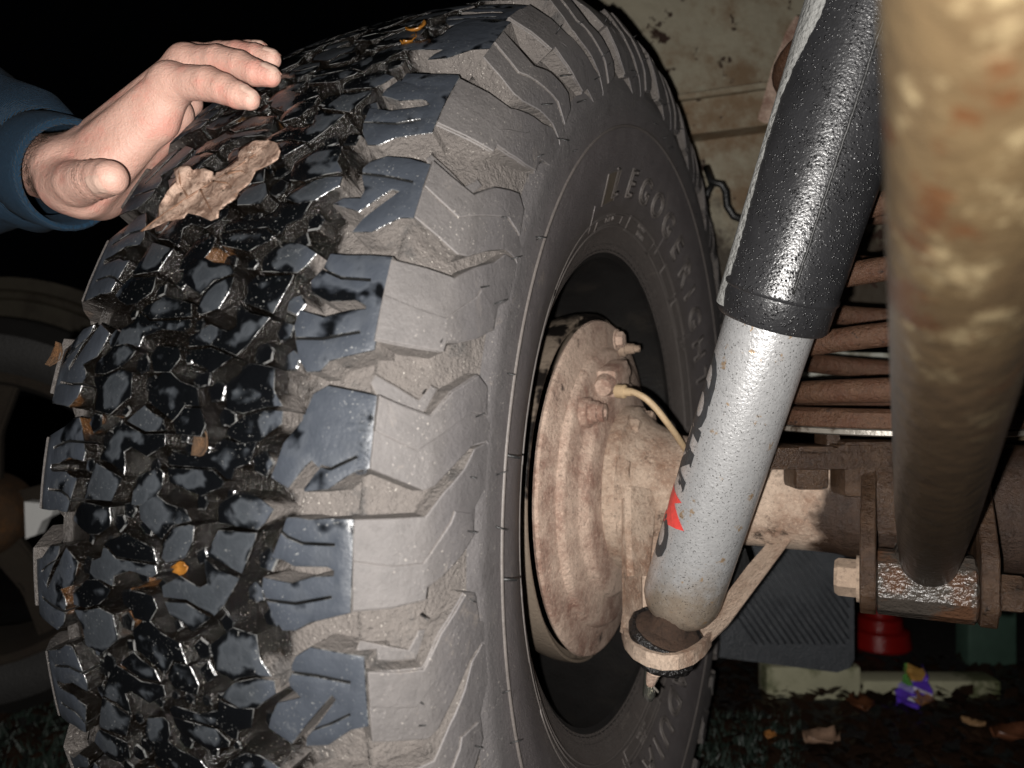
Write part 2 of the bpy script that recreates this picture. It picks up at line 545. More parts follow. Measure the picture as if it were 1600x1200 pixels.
# ------------------------------------------------------------------ tyre surface
PITCH = {"A2":[[4.662,0.07219],[4.714,0.07776],[4.622,0.08324],[4.776,0.09194],[4.814,0.10306],[2.121,0.10321],[-0.983,0.10253],[-1.74,0.08464],[-2.345,0.07731],[-2.428,0.07106],[-1.646,0.06675],[-0.734,0.06328],[-0.645,0.06276],[-0.679,0.07756],[-0.113,0.09408],[0.009,0.09392],[-0.553,0.07753],[-0.516,0.06289],[0.109,0.06066],[0.833,0.06129],[0.65,0.0757],[1.151,0.08589],[1.272,0.09478],[1.548,0.09503],[1.757,0.09218],[1.646,0.07682],[1.978,0.07116],[2.071,0.06537],[3.573,0.06945],[3.709,0.06965],[3.39,0.07306],[3.07,0.08039],[3.101,0.095],[3.226,0.09501],[3.195,0.08052],[3.504,0.07351],[3.81,0.07027]],"A1":[[22.292,0.07255],[22.177,0.08129],[22.248,0.09248],[22.232,0.10329],[20.287,0.10464],[18.444,0.10422],[15.54,0.10398],[14.653,0.08456],[13.912,0.08055],[13.836,0.07403],[14.707,0.06866],[15.996,0.0651],[16.031,0.06518],[16.058,0.07905],[16.621,0.09593],[16.756,0.09559],[16.195,0.07876],[16.171,0.06497],[16.964,0.06288],[18.134,0.06397],[17.618,0.07736],[18.169,0.08901],[18.316,0.09628],[18.539,0.09597],[18.862,0.09104],[18.703,0.07822],[19.236,0.06881],[20.171,0.0661],[21.026,0.07025],[21.057,0.07059],[20.769,0.07448],[20.356,0.0818],[20.304,0.09579],[20.452,0.09564],[20.504,0.08174],[20.906,0.0747],[21.189,0.0709]],"A0":[[40.545,0.0712],[40.353,0.08471],[40.443,0.10144],[40.075,0.10301],[37.25,0.10257],[33.228,0.10311],[32.454,0.08471],[31.737,0.07815],[31.761,0.07198],[32.971,0.06614],[34.228,0.06319],[34.161,0.06352],[33.928,0.0828],[34.456,0.09422],[34.636,0.09367],[34.112,0.08231],[34.355,0.06302],[36.034,0.06188],[35.549,0.0757],[36.054,0.09054],[36.346,0.0947],[36.828,0.09174],[36.893,0.08858],[36.719,0.07742],[37.558,0.06463],[38.466,0.0654],[39.747,0.07011],[39.455,0.07103],[38.759,0.08409],[38.547,0.09606],[38.331,0.09646],[38.537,0.08449],[39.221,0.07146]],"B1":[[13.063,0.0852],[12.571,0.10935],[10.857,0.10965],[7.972,0.10939],[7.755,0.10278],[7.321,0.09805],[6.513,0.09084],[6.263,0.07973],[6.454,0.07901],[7.872,0.0861],[7.741,0.09139],[8.606,0.10245],[8.717,0.102],[7.861,0.09108],[7.996,0.08626],[7.851,0.08564],[9.773,0.09699],[10.008,0.09625],[9.904,0.09347],[7.882,0.0796],[6.395,0.07189],[7.034,0.06239],[8.092,0.06487],[9.233,0.06715],[10.925,0.07602],[11.05,0.08837],[10.747,0.1023],[10.874,0.10238],[11.179,0.08835],[11.055,0.07586],[9.288,0.07541],[9.261,0.0828],[9.789,0.07808],[10.22,0.07613],[11.318,0.0763],[12.484,0.07879]],"B2":[[-3.222,0.08432],[-3.621,0.10798],[-8.173,0.10795],[-8.473,0.10014],[-9.621,0.08906],[-9.83,0.07804],[-9.155,0.07924],[-8.671,0.08245],[-8.192,0.0908],[-7.449,0.10032],[-7.375,0.10012],[-8.115,0.09063],[-8.591,0.08233],[-8.297,0.08474],[-6.501,0.09428],[-6.265,0.09298],[-8.369,0.07986],[-9.812,0.07177],[-8.913,0.06016],[-8.089,0.06223],[-7.07,0.06631],[-6.537,0.07804],[-5.942,0.07342],[-5.455,0.07274],[-5.099,0.07449],[-5.041,0.07445],[-5.1,0.08651],[-5.393,0.10111],[-5.263,0.10134],[-4.969,0.08672],[-4.908,0.07465],[-4.521,0.07475],[-3.922,0.07685]],"B0":[[30.05,0.07711],[30.651,0.08496],[30.519,0.09737],[30.093,0.10879],[27.856,0.10936],[25.332,0.10964],[25.213,0.10213],[23.956,0.09081],[23.909,0.08068],[25.063,0.08431],[27.446,0.09759],[27.58,0.09419],[25.585,0.08133],[26.261,0.06557],[26.793,0.07067],[26.781,0.07954],[27.454,0.08013],[28.727,0.07599],[28.888,0.07571],[28.625,0.09015],[28.298,0.10275],[28.444,0.10265],[28.775,0.08999],[29.042,0.07547],[29.446,0.07469]],"Bm":[[49.514,0.07309],[51.525,0.07987],[51.462,0.09749],[51.06,0.10683],[44.935,0.10884],[44.5,0.09974],[42.878,0.08945],[42.656,0.07783],[43.593,0.07943],[44.324,0.08244],[44.799,0.05773],[46.412,0.05902],[47.498,0.07362]],"K1":[[13.013,0.03042],[14.408,0.04405],[14.121,0.05735],[12.642,0.0587],[11.585,0.06472],[11.461,0.05537],[10.999,0.04312],[11.304,0.03297]],"K2":[[10.835,0.04405],[11.338,0.05552],[11.298,0.06505],[10.439,0.06532],[9.835,0.05926],[9.236,0.05438],[9.063,0.04536],[9.631,0.03511],[10.228,0.03816]],"K3":[[9.372,0.03314],[9.092,0.04315],[9.228,0.053],[7.828,0.05011],[7.451,0.04255],[6.747,0.04095],[6.724,0.03801],[7.367,0.03064],[7.387,0.00233],[7.934,0.00087],[8.298,0.00468],[8.092,0.02051],[8.615,0.03169]],"K4":[[7.248,0.00078],[7.28,0.02996],[6.597,0.03737],[6.179,0.0362],[5.783,0.02812],[5.504,0.02442],[6.246,0.00344]],"K5":[[5.195,0.0354],[5.925,0.04448],[5.991,0.05224],[5.647,0.05863],[5.075,0.06558],[4.164,0.06141],[3.689,0.05758],[3.902,0.03613],[4.783,0.0349]],"K6":[[3.49,0.03557],[3.523,0.05697],[3.08,0.05645],[0.846,0.05003],[1.783,0.02931]],"K7":[[1.599,0.0278],[0.91,0.03702],[0.586,0.04865],[-1.248,0.03993],[-2.093,0.0338],[-1.308,0.0168],[-1.398,0.00192],[-0.641,0.00119],[0.222,0.01285],[-0.34,0.02485],[-0.019,0.02951],[0.862,0.02792]],"K8":[[-1.641,0.00271],[-1.477,0.01676],[-2.204,0.03226],[-3.138,0.02263],[-3.357,0.02015],[-2.938,0.01551],[-2.441,0.00582]],"M1":[[12.921,-0.01995],[14.107,-0.00979],[13.188,0.00067],[12.742,0.01241],[11.436,0.01616],[11.463,0.00702],[10.8,0.00383],[10.355,0.00068],[10.949,-0.00756],[11.647,-0.01758]],"M2":[[11.332,0.00722],[11.31,0.01798],[10.169,0.0228],[9.398,0.0206],[9.408,0.01328],[9.502,0.00484],[10.271,0.00165]],"M3":[[4.782,-0.01698],[5.71,-0.00979],[4.886,0.00285],[4.826,0.00541],[4.59,0.01546],[3.89,0.01989],[3.423,0.00791],[2.411,0.00079],[2.771,-0.00446],[3.598,-0.01443]],"M4":[[3.33,0.00712],[3.616,0.01763],[3.57,0.02085],[2.574,0.02047],[1.354,0.01598],[0.939,0.00452],[1.229,0.00111],[2.253,0.00169]],"LA":[[4.8,0.0],[4.9,0.0147],[5.0,0.0287],[5.5,0.0318],[6.7,0.0395],[8.4,0.0527],[10.1,0.0605],[10.8,0.0721],[9.4,0.0876],[8.7,0.0884],[5.8,0.0675],[5.3,0.0644],[3.2,0.0644],[3.1,0.062],[1.8,0.0527],[0.6,0.0388],[0.1,0.0302],[-0.6,0.0295],[-0.7,0.0271],[-0.9,0.014],[-0.9,0.0]],"LB":[[12.6,0.0031],[12.2,0.0147],[11.9,0.0271],[13.9,0.0372],[16.0,0.0551],[15.5,0.0659],[13.0,0.069],[11.6,0.0892],[11.3,0.0938],[9.7,0.0868],[10.9,0.0721],[10.4,0.0597],[8.8,0.0465],[7.0,0.0333],[6.7,0.0271],[7.3,0.0147],[7.9,0.0039]],"Lb":[[12.6,0.0031],[12.1,0.0147],[11.8,0.0271],[13.8,0.0372],[15.9,0.0551],[15.4,0.0644],[12.9,0.0682],[12.8,0.0535],[9.3,0.0225],[10.3,0.0039]],"La":[[2.3,0.0],[1.9,0.0147],[1.9,0.0279],[2.6,0.0318],[4.5,0.0434],[5.3,0.0458],[5.0,0.0605],[3.2,0.0628],[1.9,0.0527],[0.7,0.0388],[0.2,0.0302],[-0.6,0.0295],[-0.8,0.014],[-0.8,0.0]],"Lg":[[13.5,0.0],[14.1,0.0016],[13.5,0.0124],[12.9,0.0233],[14.1,0.0287],[14.0,0.0349],[12.1,0.0264],[12.4,0.014],[12.8,0.0031]]}
R0, TW = 0.3993, 0.1159
ANCH = [1.4 + (-15.7 - 1.4) * k for k in (0,)]
_an = {0: 1.4, 1: 18.4, 2: 36.4, 3: 53.8, -1: -15.7}
for k in range(4, 21):
    _an[k] = 53.8 + (344.3 - 53.8) * (k - 3) / 17
_ks = [1.4 + 17 * k for k in range(-22, 43)]
_vs = [_an[(k + 1) % 21 - 1] + 360 * ((k + 1) // 21) for k in range(-22, 43)]


def warp(u):
    """pitch coordinate (17 to a repeat) -> degrees round the tyre"""
    return np.interp(u, _ks, _vs)


def tr(x):
    return R0 - 0.014 * np.abs(np.clip(x / TW, -1.2, 1.2)) ** 3


def on_tread(th, x, h=0.0):
    r = tr(x) + h
    a = np.radians(th)
    return np.stack([x + 0 * a, -r * np.cos(a), r * np.sin(a)], -1)


SP = [(.106, .389), (.1165, .378), (.1255, .366), (.129, .352), (.130, .335), (.1295, .32), (.1276, .298), (.1230, .275), (.1140, .25), (.1050, .229), (.0980, .218)]
SP_A = [(.1035, .3895), (.1165, .378)] + SP[2:]
SP_B = [(.1095, .3885), (.1175, .378)] + SP[2:]
S_ = np.r_[0, np.cumsum(np.linalg.norm(np.diff(np.array(SP), axis=0), axis=1))]


def dense(prof):
    P = np.array(prof)
    s = np.r_[0, np.cumsum(np.linalg.norm(np.diff(P, axis=0), axis=1))]
    s = S_.copy()
    out_s, out_p = [], []
    for i in range(len(P) - 1):
        m = 6
        for j in range(m):
            t = j / m
            if i >= 3:
                a, b, c, d = P[max(i - 1, 0)], P[i], P[i + 1], P[min(i + 2, len(P) - 1)]
                q = 0.5 * ((2 * b) + (c - a) * t + (2 * a - 5 * b + 4 * c - d) * t * t + (3 * b - a - 3 * c + d) * t ** 3)
            else:
                q = P[i] * (1 - t) + P[i + 1] * t
            out_s.append(s[i] + (s[i + 1] - s[i]) * t)
            out_p.append(q)
    out_s.append(s[-1])
    out_p.append(P[-1])
    return np.array(out_s), np.array(out_p)


PD = {k: dense(v) for k, v in (('N', SP), ('A', SP_A), ('B', SP_B))}


def on_side(th, s, h=0.0, kind='N', sx=1):
    ds, dp = PD[kind]
    s = np.asarray(s, float)
    x = np.interp(s, ds, dp[:, 0])
    r = np.interp(s, ds, dp[:, 1])
    e = 0.003
    tx = np.interp(s + e, ds, dp[:, 0]) - np.interp(s - e, ds, dp[:, 0])
    tr_ = np.interp(s + e, ds, dp[:, 1]) - np.interp(s - e, ds, dp[:, 1])
    l = np.hypot(tx, tr_) + 1e-12
    x = x - tr_ / l * h
    r = r + tx / l * h
    a = np.radians(th)
    return np.stack([sx * x, -r * np.cos(a), r * np.sin(a)], -1)


def shrink(P, d):
    """moves a closed polygon inwards by d (mitre limited)"""
    P = np.asarray(P, float)
    area = 0.5 * np.sum(P[:, 0] * np.roll(P[:, 1], -1) - P[:, 1] * np.roll(P[:, 0], -1))
    if area < 0:
        P = P[::-1]
    e = np.roll(P, -1, 0) - P
    e /= np.linalg.norm(e, axis=1)[:, None] + 1e-12
    n = np.stack([-e[:, 1], e[:, 0]], -1)
    n0 = np.roll(n, 1, 0)
    m = n0 + n
    k = (m * n).sum(1)
    k = np.where(np.abs(k) < 0.45, 0.45, k)
    return P + m / k[:, None] * d


def raised(name, poly, mapf, h, depth, draft, mats, parent, cut=(0.018, 0.02), bevel=0.00022, inset=0.0001, sharp=28, bm0=None, soft=0.0, tilt=(0.0, 0.0)):
    """a rubber piece: flat outline poly (metres) raised on the tyre; slot 0 is its face, slot 1 its walls"""
    P = shrink(poly, inset)
    Q = shrink(P, bevel)
    Bs = shrink(P, -draft)
    bm = bmesh.new()
    n = len(P)
    ring = [[bm.verts.new((p[0], p[1], z)) for p in ps] for ps, z in ((Bs, -depth), (P, h - bevel), (Q, h))]
    for i in range(n):
        j = (i + 1) % n
        bm.faces.new((ring[0][i], ring[0][j], ring[1][j], ring[1][i])).material_index = 1
        bm.faces.new((ring[1][i], ring[1][j], ring[2][j], ring[2][i])).material_index = 2
    if soft:                                              # sipe walls painted black, standing in for the unlit slit depth
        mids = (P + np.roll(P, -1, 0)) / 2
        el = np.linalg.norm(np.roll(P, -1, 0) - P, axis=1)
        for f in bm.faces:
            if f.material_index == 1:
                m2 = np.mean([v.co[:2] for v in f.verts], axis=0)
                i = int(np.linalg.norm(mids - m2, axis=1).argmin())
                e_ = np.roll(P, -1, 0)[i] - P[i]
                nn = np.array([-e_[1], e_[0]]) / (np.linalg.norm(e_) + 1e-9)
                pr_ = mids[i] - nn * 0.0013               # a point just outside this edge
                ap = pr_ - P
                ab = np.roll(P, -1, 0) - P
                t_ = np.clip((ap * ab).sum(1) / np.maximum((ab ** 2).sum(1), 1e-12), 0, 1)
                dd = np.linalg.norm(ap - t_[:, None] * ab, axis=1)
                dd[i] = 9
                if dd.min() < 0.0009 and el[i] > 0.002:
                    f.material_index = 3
    top = bm.faces.new(ring[2])
    top.normal_update()
    bmesh.ops.triangulate(bm, faces=[top], ngon_method='EAR_CLIP')
    lo_, hi_ = P.min(0), P.max(0)
    for ax in (0, 1):
        m = int((hi_[ax] - lo_[ax]) / cut[ax])
        for i in range(1, m + 1):
            c = [0, 0, 0]
            c[ax] = lo_[ax] + (hi_[ax] - lo_[ax]) * i / (m + 1)
            nn = [0, 0, 0]
            nn[ax] = 1
            bmesh.ops.bisect_plane(bm, geom=bm.verts[:] + bm.edges[:] + bm.faces[:], plane_co=c, plane_no=nn, dist=1e-6)
    co = np.array([v.co[:] for v in bm.verts])
    edge = None
    if soft:
        nx = np.roll(P, -1, 0)
        ab = nx - P
        ap = co[:, None, :2] - P[None]
        t_ = np.clip((ap * ab).sum(-1) / np.maximum((ab ** 2).sum(-1), 1e-12), 0, 1)
        edge = np.linalg.norm(ap - t_[..., None] * ab, axis=-1).min(1)
        edge = np.clip(edge / soft, 0, 1)
        topv = co[:, 2] > h - bevel * 1.5
        edge = np.where(topv, edge, 0.0)
        mid_ = P.mean(0)
        co[:, 2] += np.where(topv, (co[:, 0] - mid_[0]) * tilt[0] + (co[:, 1] - mid_[1]) * tilt[1] - 0.0007 * (1 - edge) ** 2, 0.0)
        lay = bm.verts.layers.float.new('rim')
        for v, e_ in zip(bm.verts, edge):
            v[lay] = float(e_)
    W = mapf(co[:, 0], co[:, 1], co[:, 2])
    for v, w in zip(bm.verts, W):
        v.co = w
    if bm0 is not None:
        me = bpy.data.meshes.new('t')
        bm.normal_update()
        bmesh.ops.recalc_face_normals(bm, faces=bm.faces[:])
        bm.to_mesh(me)
        bm.free()
        bm0.from_mesh(me)
        bpy.data.meshes.remove(me)
        return None
    bmesh.ops.recalc_face_normals(bm, faces=bm.faces[:])
    return obj(name, bm, mats, parent, True, sharp)


wheel = thing('off_road_wheel', 'large off-road wheel with chunky wet mud tread and dusty inner sidewall', 'wheel', (0, 0, -0.39))

# carcass: tread floor, recessed shoulder, sidewall down to the bead
DEPTH = 0.0168
bm = bmesh.new()
prof = []
for x in np.linspace(-0.100, 0.100, 33):
    prof.append((x, float(tr(x)) - DEPTH))
ds, dp = PD['N']
def rec(s):
    return float(np.interp(s, [0, .015, .030, .045, .062, .075], [.0125, .0125, .0115, .0085, .0050, 0.0]))
right = []
for s in np.r_[np.linspace(0.002, 0.075, 22), np.linspace(0.080, S_[-1], 26)]:
    p = on_side(0.0, s, -rec(s))
    right.append((p[0], -p[1]))
right += [(0.0955, 0.212), (0.091, 0.203)]
prof = [(-x, r) for x, r in right[::-1]] + prof + right
NS = 360
rings = []
for x, r in prof:
    ring = []
    for i in range(NS):
        a = 2 * math.pi * i / NS
        ring.append(bm.verts.new((x, -r * math.cos(a), r * math.sin(a))))
    rings.append(ring)
for A, B in zip(rings[:-1], rings[1:]):
    for i in range(NS):
        j = (i + 1) % NS
        f = bm.faces.new((A[i], B[i], B[j], A[j]))
        xm = abs(A[i].co.x + B[i].co.x) / 2
        f.material_index = 1 if xm < 0.14 and math.hypot(A[i].co.y, A[i].co.z) > 0.334 else 0
bmesh.ops.recalc_face_normals(bm, faces=bm.faces[:])
tyre = obj('tyre', bm, [SIDE, VOID], wheel, True)

# tread blocks: a 17-unit pitch traced once, repeated round the tyre, point-mirrored for the outer half
VIS = (-42, 92)
rest = bmesh.new()
lugrest = bmesh.new()


def put_block(poly, sx, exact=False, k=0, flip=False):
    P = np.array(poly, float)
    u, x = P[:, 0], P[:, 1]
    if flip:
        u, x = 8.1 - u, -x
    th = u if exact else warp(u + 17 * k)
    xx = np.where(np.abs(x) > 0.0985, np.sign(x) * np.abs(x), x)
    flat = np.stack([np.radians(th) * R0, xx], -1)
    mid = float(np.mean(th)) % 360
    if mid > 180:
        mid -= 360
    jit = random.uniform(-0.0004, 0.0003)
    f = lambda a, b, h: on_tread(np.degrees(a / R0), b, h + jit)
    big = len(P) > 16 and max(abs(P[:, 1])) > .09
    vis = VIS[0] < mid < VIS[1] and not (mid < -30 and xx.mean() < -0.02)
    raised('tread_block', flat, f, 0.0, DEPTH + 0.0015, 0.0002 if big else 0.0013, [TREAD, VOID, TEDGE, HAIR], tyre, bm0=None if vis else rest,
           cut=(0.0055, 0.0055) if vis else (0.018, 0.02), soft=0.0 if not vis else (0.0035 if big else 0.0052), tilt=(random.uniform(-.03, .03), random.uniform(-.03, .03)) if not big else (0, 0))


SMALL = ['K1', 'K2', 'K3', 'K4', 'K5', 'K6', 'K7', 'K8', 'M2', 'M4']
for k in range(-1, 20):
    for nm in SMALL:
        put_block(PITCH[nm], 1, k=k)
        put_block(PITCH[nm], -1, k=k, flip=True)
    for nm in ('M1', 'M3'):
        put_block(PITCH[nm], 1, k=k)
    exA = {0: 'A2', 1: 'A1', 2: 'A0'}.get(k)
    exB = {-1: 'B2', 0: 'B1', 1: 'B0', 2: 'Bm'}.get(k)
    if exA:
        put_block(PITCH[exA], 1, True)
    else:
        put_block(PITCH['A2'], 1, k=k)
    if exB:
        put_block(PITCH[exB], 1, True)
    else:
        put_block(PITCH['B2'], 1, k=k + 1)
    put_block(PITCH['A2'], -1, k=k, flip=True)
    put_block(PITCH['B2'], -1, k=k, flip=True)
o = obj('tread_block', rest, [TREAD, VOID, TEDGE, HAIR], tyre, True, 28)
tag(o, 'tread blocks round the far side of the tyre', kind='stuff')

# shoulder lugs running down the sidewalls
for sx in (1, -1):
    for k in range(-1, 20):
        for nm, kd, h, dep in (('LA', 'A', 0.0, 0.013), ('LB', 'B', 0.0, 0.013), ('Lb', 'B', 0.0012, 0.002), ('La', 'A', 0.0011, 0.002), ('Lg', 'N', -0.0055, 0.006)):
            P = np.array(PITCH[nm], float)
            if sx > 0:
                th = warp(P[:, 0] + 17 * k)
            else:
                th = warp(8.1 - P[:, 0] + 17 * k)
            s = P[:, 1].copy()
            if nm in ('LA', 'LB', 'La', 'Lb'):
                s[s < 0.006] = 0.0
            mid = float(np.mean(th)) % 360
            mid = mid - 360 if mid > 180 else mid
            if sx < 0 and not (-50 < mid < 50):
                continue
            if sx < 0 and nm in ('Lb', 'La', 'Lg'):
                continue
            flat = np.stack([np.radians(th) * 0.35, s], -1)
            f = lambda a, b, hh, kd=kd, sx=sx: on_side(np.degrees(a / 0.35), b, hh, kd, sx)
            tiny = nm in ('Lb', 'La', 'Lg')
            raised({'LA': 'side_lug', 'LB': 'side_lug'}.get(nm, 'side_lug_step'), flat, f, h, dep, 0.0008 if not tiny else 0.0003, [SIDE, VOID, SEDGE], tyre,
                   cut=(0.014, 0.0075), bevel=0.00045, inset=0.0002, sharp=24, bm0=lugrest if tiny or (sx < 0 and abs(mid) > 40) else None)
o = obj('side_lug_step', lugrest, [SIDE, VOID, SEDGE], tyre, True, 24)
tag(o, 'low steps moulded on the side lugs', kind='stuff')

# ribs and rings moulded on the inner sidewall
bm = bmesh.new()
for s, rad in ((0.0985, 0.0013), (0.1655, 0.0008), (0.1765, 0.001)):
    add_tube(bm, [on_side(t, s, 0.0) for t in np.linspace(0, 360, 241)], rad, 6, cap=False)
obj('sidewall_ring', bm, RIDGE_HI, tyre, True)
for t0, t1, s0, s1 in ((66.5, 73.5, .131, .155), (66.5, 83, .1675, .1745), (88, 107, .1645, .1775), (117.5, 129, .1635, .1745), (130.5, 142.5, .1635, .1745), (249, 274, .162, .174), (-20, -8, .163, .172), (-60, -30, .163, .172), (10, 40, .164, .171), (170, 200, .163, .174), (205, 236, .163, .174)):
    pts = [on_side(t, s0, .0002) for t in np.linspace(t0, t1, 10)] + [on_side(t, s1, .0002) for t in np.linspace(t1, t0, 10)]
    bm = bmesh.new()
    add_tube(bm, pts + [pts[0]], 0.0008, 5, cap=False)
    obj('sidewall_frame', bm, RIDGE_HI, tyre, True)
for t in (110, 144, 62, 240, 276):
    bm = bmesh.new()
    add_tube(bm, [on_side(t, s, .0001) for s in np.linspace(.150, .172, 6)], 0.0007, 5)
    obj('sidewall_bar', bm, SIDE, tyre, True)


def text_mesh(body, size, outline=0.0, extr=0.0, bold=0.0):
    cu = bpy.data.curves.new('txt', 'FONT')
    cu.body = body
    cu.size = size
    cu.align_x = 'CENTER'
    cu.resolution_u = 3
    cu.offset = bold
    if outline:
        cu.fill_mode = 'NONE'
        cu.bevel_depth = outline
        cu.bevel_resolution = 1
    else:
        cu.extrude = extr
    o = bpy.data.objects.new('txt', cu)
    COL.objects.link(o)
    bpy.context.view_layer.update()
    me = bpy.data.meshes.new_from_object(o.evaluated_get(bpy.context.evaluated_depsgraph_get()))
    bpy.data.objects.remove(o)
    bpy.data.curves.remove(cu)
    return me


def side_text(ch, th0, s_base, size, outline, name='sidewall_letter', squash=1.0):
    me = text_mesh(ch, size, outline, 0.0008)
    bm = bmesh.new()
    bm.from_mesh(me)
    bpy.data.meshes.remove(me)
    ds, dp = PD['N']
    rb = float(np.interp(s_base, ds, dp[:, 1]))
    for v in bm.verts:
        v.co = V(on_side(th0 + math.degrees(v.co.x * squash / rb), s_base - v.co.y, v.co.z))
    obj(name, bm, RIDGE_HI, tyre, True)


for ch, t in zip('LEGOGERIGHT', (73, 82, 91, 100, 109, 118, 127, 133.5, 141, 150, 158.5)):
    side_text(ch, t, 0.1515, 0.031, 0.0012, squash=1.2)
for ch, t in zip('ADUIA', (237, 244, 252, 258, 264)):
    side_text(ch, t, 0.1535, 0.030, 0.0012, squash=1.2)
for ch, t, s, z in (('MT 6', 75, .1725, .010), ('RADIAL', 97, .1695, .006), ('TUBELESS', 98, .1755, .005), ('LT 265', 262, .1675, .007), ('MAX LOAD', 262, .1735, .005), ('E4', 146, .1700, .006)):
    side_text(ch, t, s, z, 0.0, 'sidewall_letter')

for t0, t1, s0, s1 in ((66.8, 73.2, .1312, .1548),):
    q = np.array([(math.radians(t_) * .26, s_) for t_, s_ in ((t0, s0), (t1, s0), (t1, s1), (t0, s1))])
    raised('sidewall_patch', q, lambda a_, b_, h_: on_side(np.degrees(a_ / .26), b_, h_), .0006, .001, .0002, [BROWNED, SIDE, RIDGE_HI], tyre, cut=(.01, .008))

# mould number on one shoulder block, small raised print
me = text_mesh('0324-155', 0.0085, 0.00018)
bm = bmesh.new()
bm.from_mesh(me)
bpy.data.meshes.remove(me)
for v in bm.verts:
    v.co = V(on_tread(9.6 + math.degrees((v.co.x) * 0.88 / R0), 0.1072 - v.co.y * 0.85, v.co.z + 0.0001))
obj('mould_number', bm, TREAD, tyre, True)

# rubber hairs left by the mould vents
bm = bmesh.new()
rh = random.Random(3)
for t in np.arange(-40, 205, 5.3):
    for q in range(2):
        s = rh.choice([0.024, 0.048, 0.058, 0.066, 0.090]) + rh.uniform(-.004, .004)
        th = t + rh.uniform(-1.4, 1.4)
        L = rh.uniform(0.003, 0.0065)
        a, b = on_side(th, s, -0.001), on_side(th + rh.uniform(-.5, .5), s + rh.uniform(-.003, .003), L)
        add_tube(bm, [a, (a + b) / 2, b], [0.0005, 0.0004, 0.00025], 5)
for t, s in ((10.2, .0985), (-2.0, .0985)):
    a, b = on_side(t, s, -0.001), on_side(t - .2, s + .004, .007)
    add_tube(bm, [a, (a + b) / 2, b], [0.0011, 0.0009, 0.0006], 6)
o = obj('vent_hair', bm, HAIR, tyre, True)
tag(o, 'short black rubber hairs standing off the sidewall', kind='stuff')

# tie bars and packed mud between the blocks
bm = bmesh.new()
rb_ = random.Random(11)
polys = []
for nm in ['A2', 'B1', 'M1', 'M3'] + SMALL:
    q = np.array(PITCH[nm], float)
    for sh_ in (-17, 0, 17):
        polys.append(np.stack([(q[:, 0] + sh_) * math.pi / 180 * R0, q[:, 1]], -1))
        q2 = np.stack([8.1 - q[:, 0], -q[:, 1]], -1)
        if nm not in ('M1', 'M3'):
            polys.append(np.stack([(q2[:, 0] + sh_) * math.pi / 180 * R0, q2[:, 1]], -1))


def gap(p):
    best = 9.0
    for P in polys:
        nx = np.roll(P, -1, 0)
        ab, ap = nx - P, p - P
        t_ = np.clip((ap * ab).sum(1) / np.maximum((ab ** 2).sum(1), 1e-12), 0, 1)
        best = min(best, float(np.linalg.norm(ap - t_[:, None] * ab, axis=1).min()))
        cr = ((P[:, 1] > p[1]) != (nx[:, 1] > p[1])) & (p[0] < (nx[:, 0] - P[:, 0]) * (p[1] - P[:, 1]) / (nx[:, 1] - P[:, 1] + 1e-12) + P[:, 0])
        if cr.sum() % 2:
            return -1.0
    return best


bars = []
for i in range(900):
    p = np.array([rb_.uniform(0, 17) * math.pi / 180 * R0, rb_.uniform(-.060, .060)])
    if any(np.linalg.norm(p - q[0]) < q[1] + .004 for q in bars):
        continue
    g_ = gap(p)
    if g_ > .0022:
        bars.append((p, min(g_ * 1.25, .0060)))
for k in range(-2, 6):
    for p, r_ in bars:
        if rb_.random() < .12:
            continue
        a0, m = rb_.uniform(0, 6.28), rb_.choice([4, 5, 5, 6])
        flat = np.array([(math.radians(float(warp(p[0] / R0 * 180 / math.pi + 17 * k))) * R0 + r_ * math.cos(a0 + 6.283 * i / m) * rb_.uniform(.8, 1.15), p[1] + r_ * math.sin(a0 + 6.283 * i / m) * rb_.uniform(.8, 1.15)) for i in range(m)])
        raised('', flat, lambda a, b, hh: on_tread(np.degrees(a / R0), b, hh), -rb_.choice([.0025, .004, .006, .008]), DEPTH - .001, 0.0008, None, None, bm0=bm, bevel=0.0007)
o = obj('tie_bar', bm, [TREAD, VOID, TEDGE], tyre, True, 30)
tag(o, 'low tie bars and packed mud in the tread grooves', kind='stuff')

# rim: bead seat, barrel and wheel disc
bm = bmesh.new()
add_lathe(bm, (0, 0, 0), (1, 0, 0), [(.0905, .2035), (.0945, .210), (.0955, .2145), (.0958, .2160), (.0960, .2150), (.0950, .2115), (.092, .2050), (.088, .199), (.070, .198), (.060, .190), (.020, .186), (-.015, .186), (-.022, .178), (-.028, .150), (-.02, .09), (-.02, .0)], 128)
bmesh.ops.recalc_face_normals(bm, faces=bm.faces[:])
bmesh.ops.reverse_faces(bm, faces=bm.faces[:])
obj('rim', bm, RIMM, wheel, True, 40)

# ------------------------------------------------------------------ brake drum, backing plate, wheel cylinder
brake = thing('drum_brake', 'dusty rust-brown drum brake with round backing plate inside the wheel', 'brake', (0.07, 0, 0))
bm = bmesh.new()
add_lathe(bm, (0, 0, 0), (1, 0, 0), [(-.018, .10), (-.015, .146), (.045, .148), (.050, .150), (.060, .1518), (.069, .1518), (.0735, .1512), (.0742, .1502), (.0742, .1490), (.070, .1480), (.070, .143)], 128)
bmesh.ops.recalc_face_normals(bm, faces=bm.faces[:])
obj('brake_drum', bm, DRUM, brake, True, 35)
bm = bmesh.new()
add_lathe(bm, (0, 0, 0), (1, 0, 0), [(.0745, .138), (.0755, .1440), (.0780, .1458), (.0802, .1448), (.0815, .142), (.0835, .124), (.0845, .1215), (.089, .1195), (.0905, .117), (.092, .098), (.0935, .095), (.0985, .0925), (.1005, .089), (.102, .074), (.103, .06)], 128)
bmesh.ops.recalc_face_normals(bm, faces=bm.faces[:])
obj('backing_plate', bm, RUSTD, brake, True, 40)


def hubp(deg, r, x):
    a = math.radians(deg)
    return np.array([x, -r * math.cos(a), r * math.sin(a)])


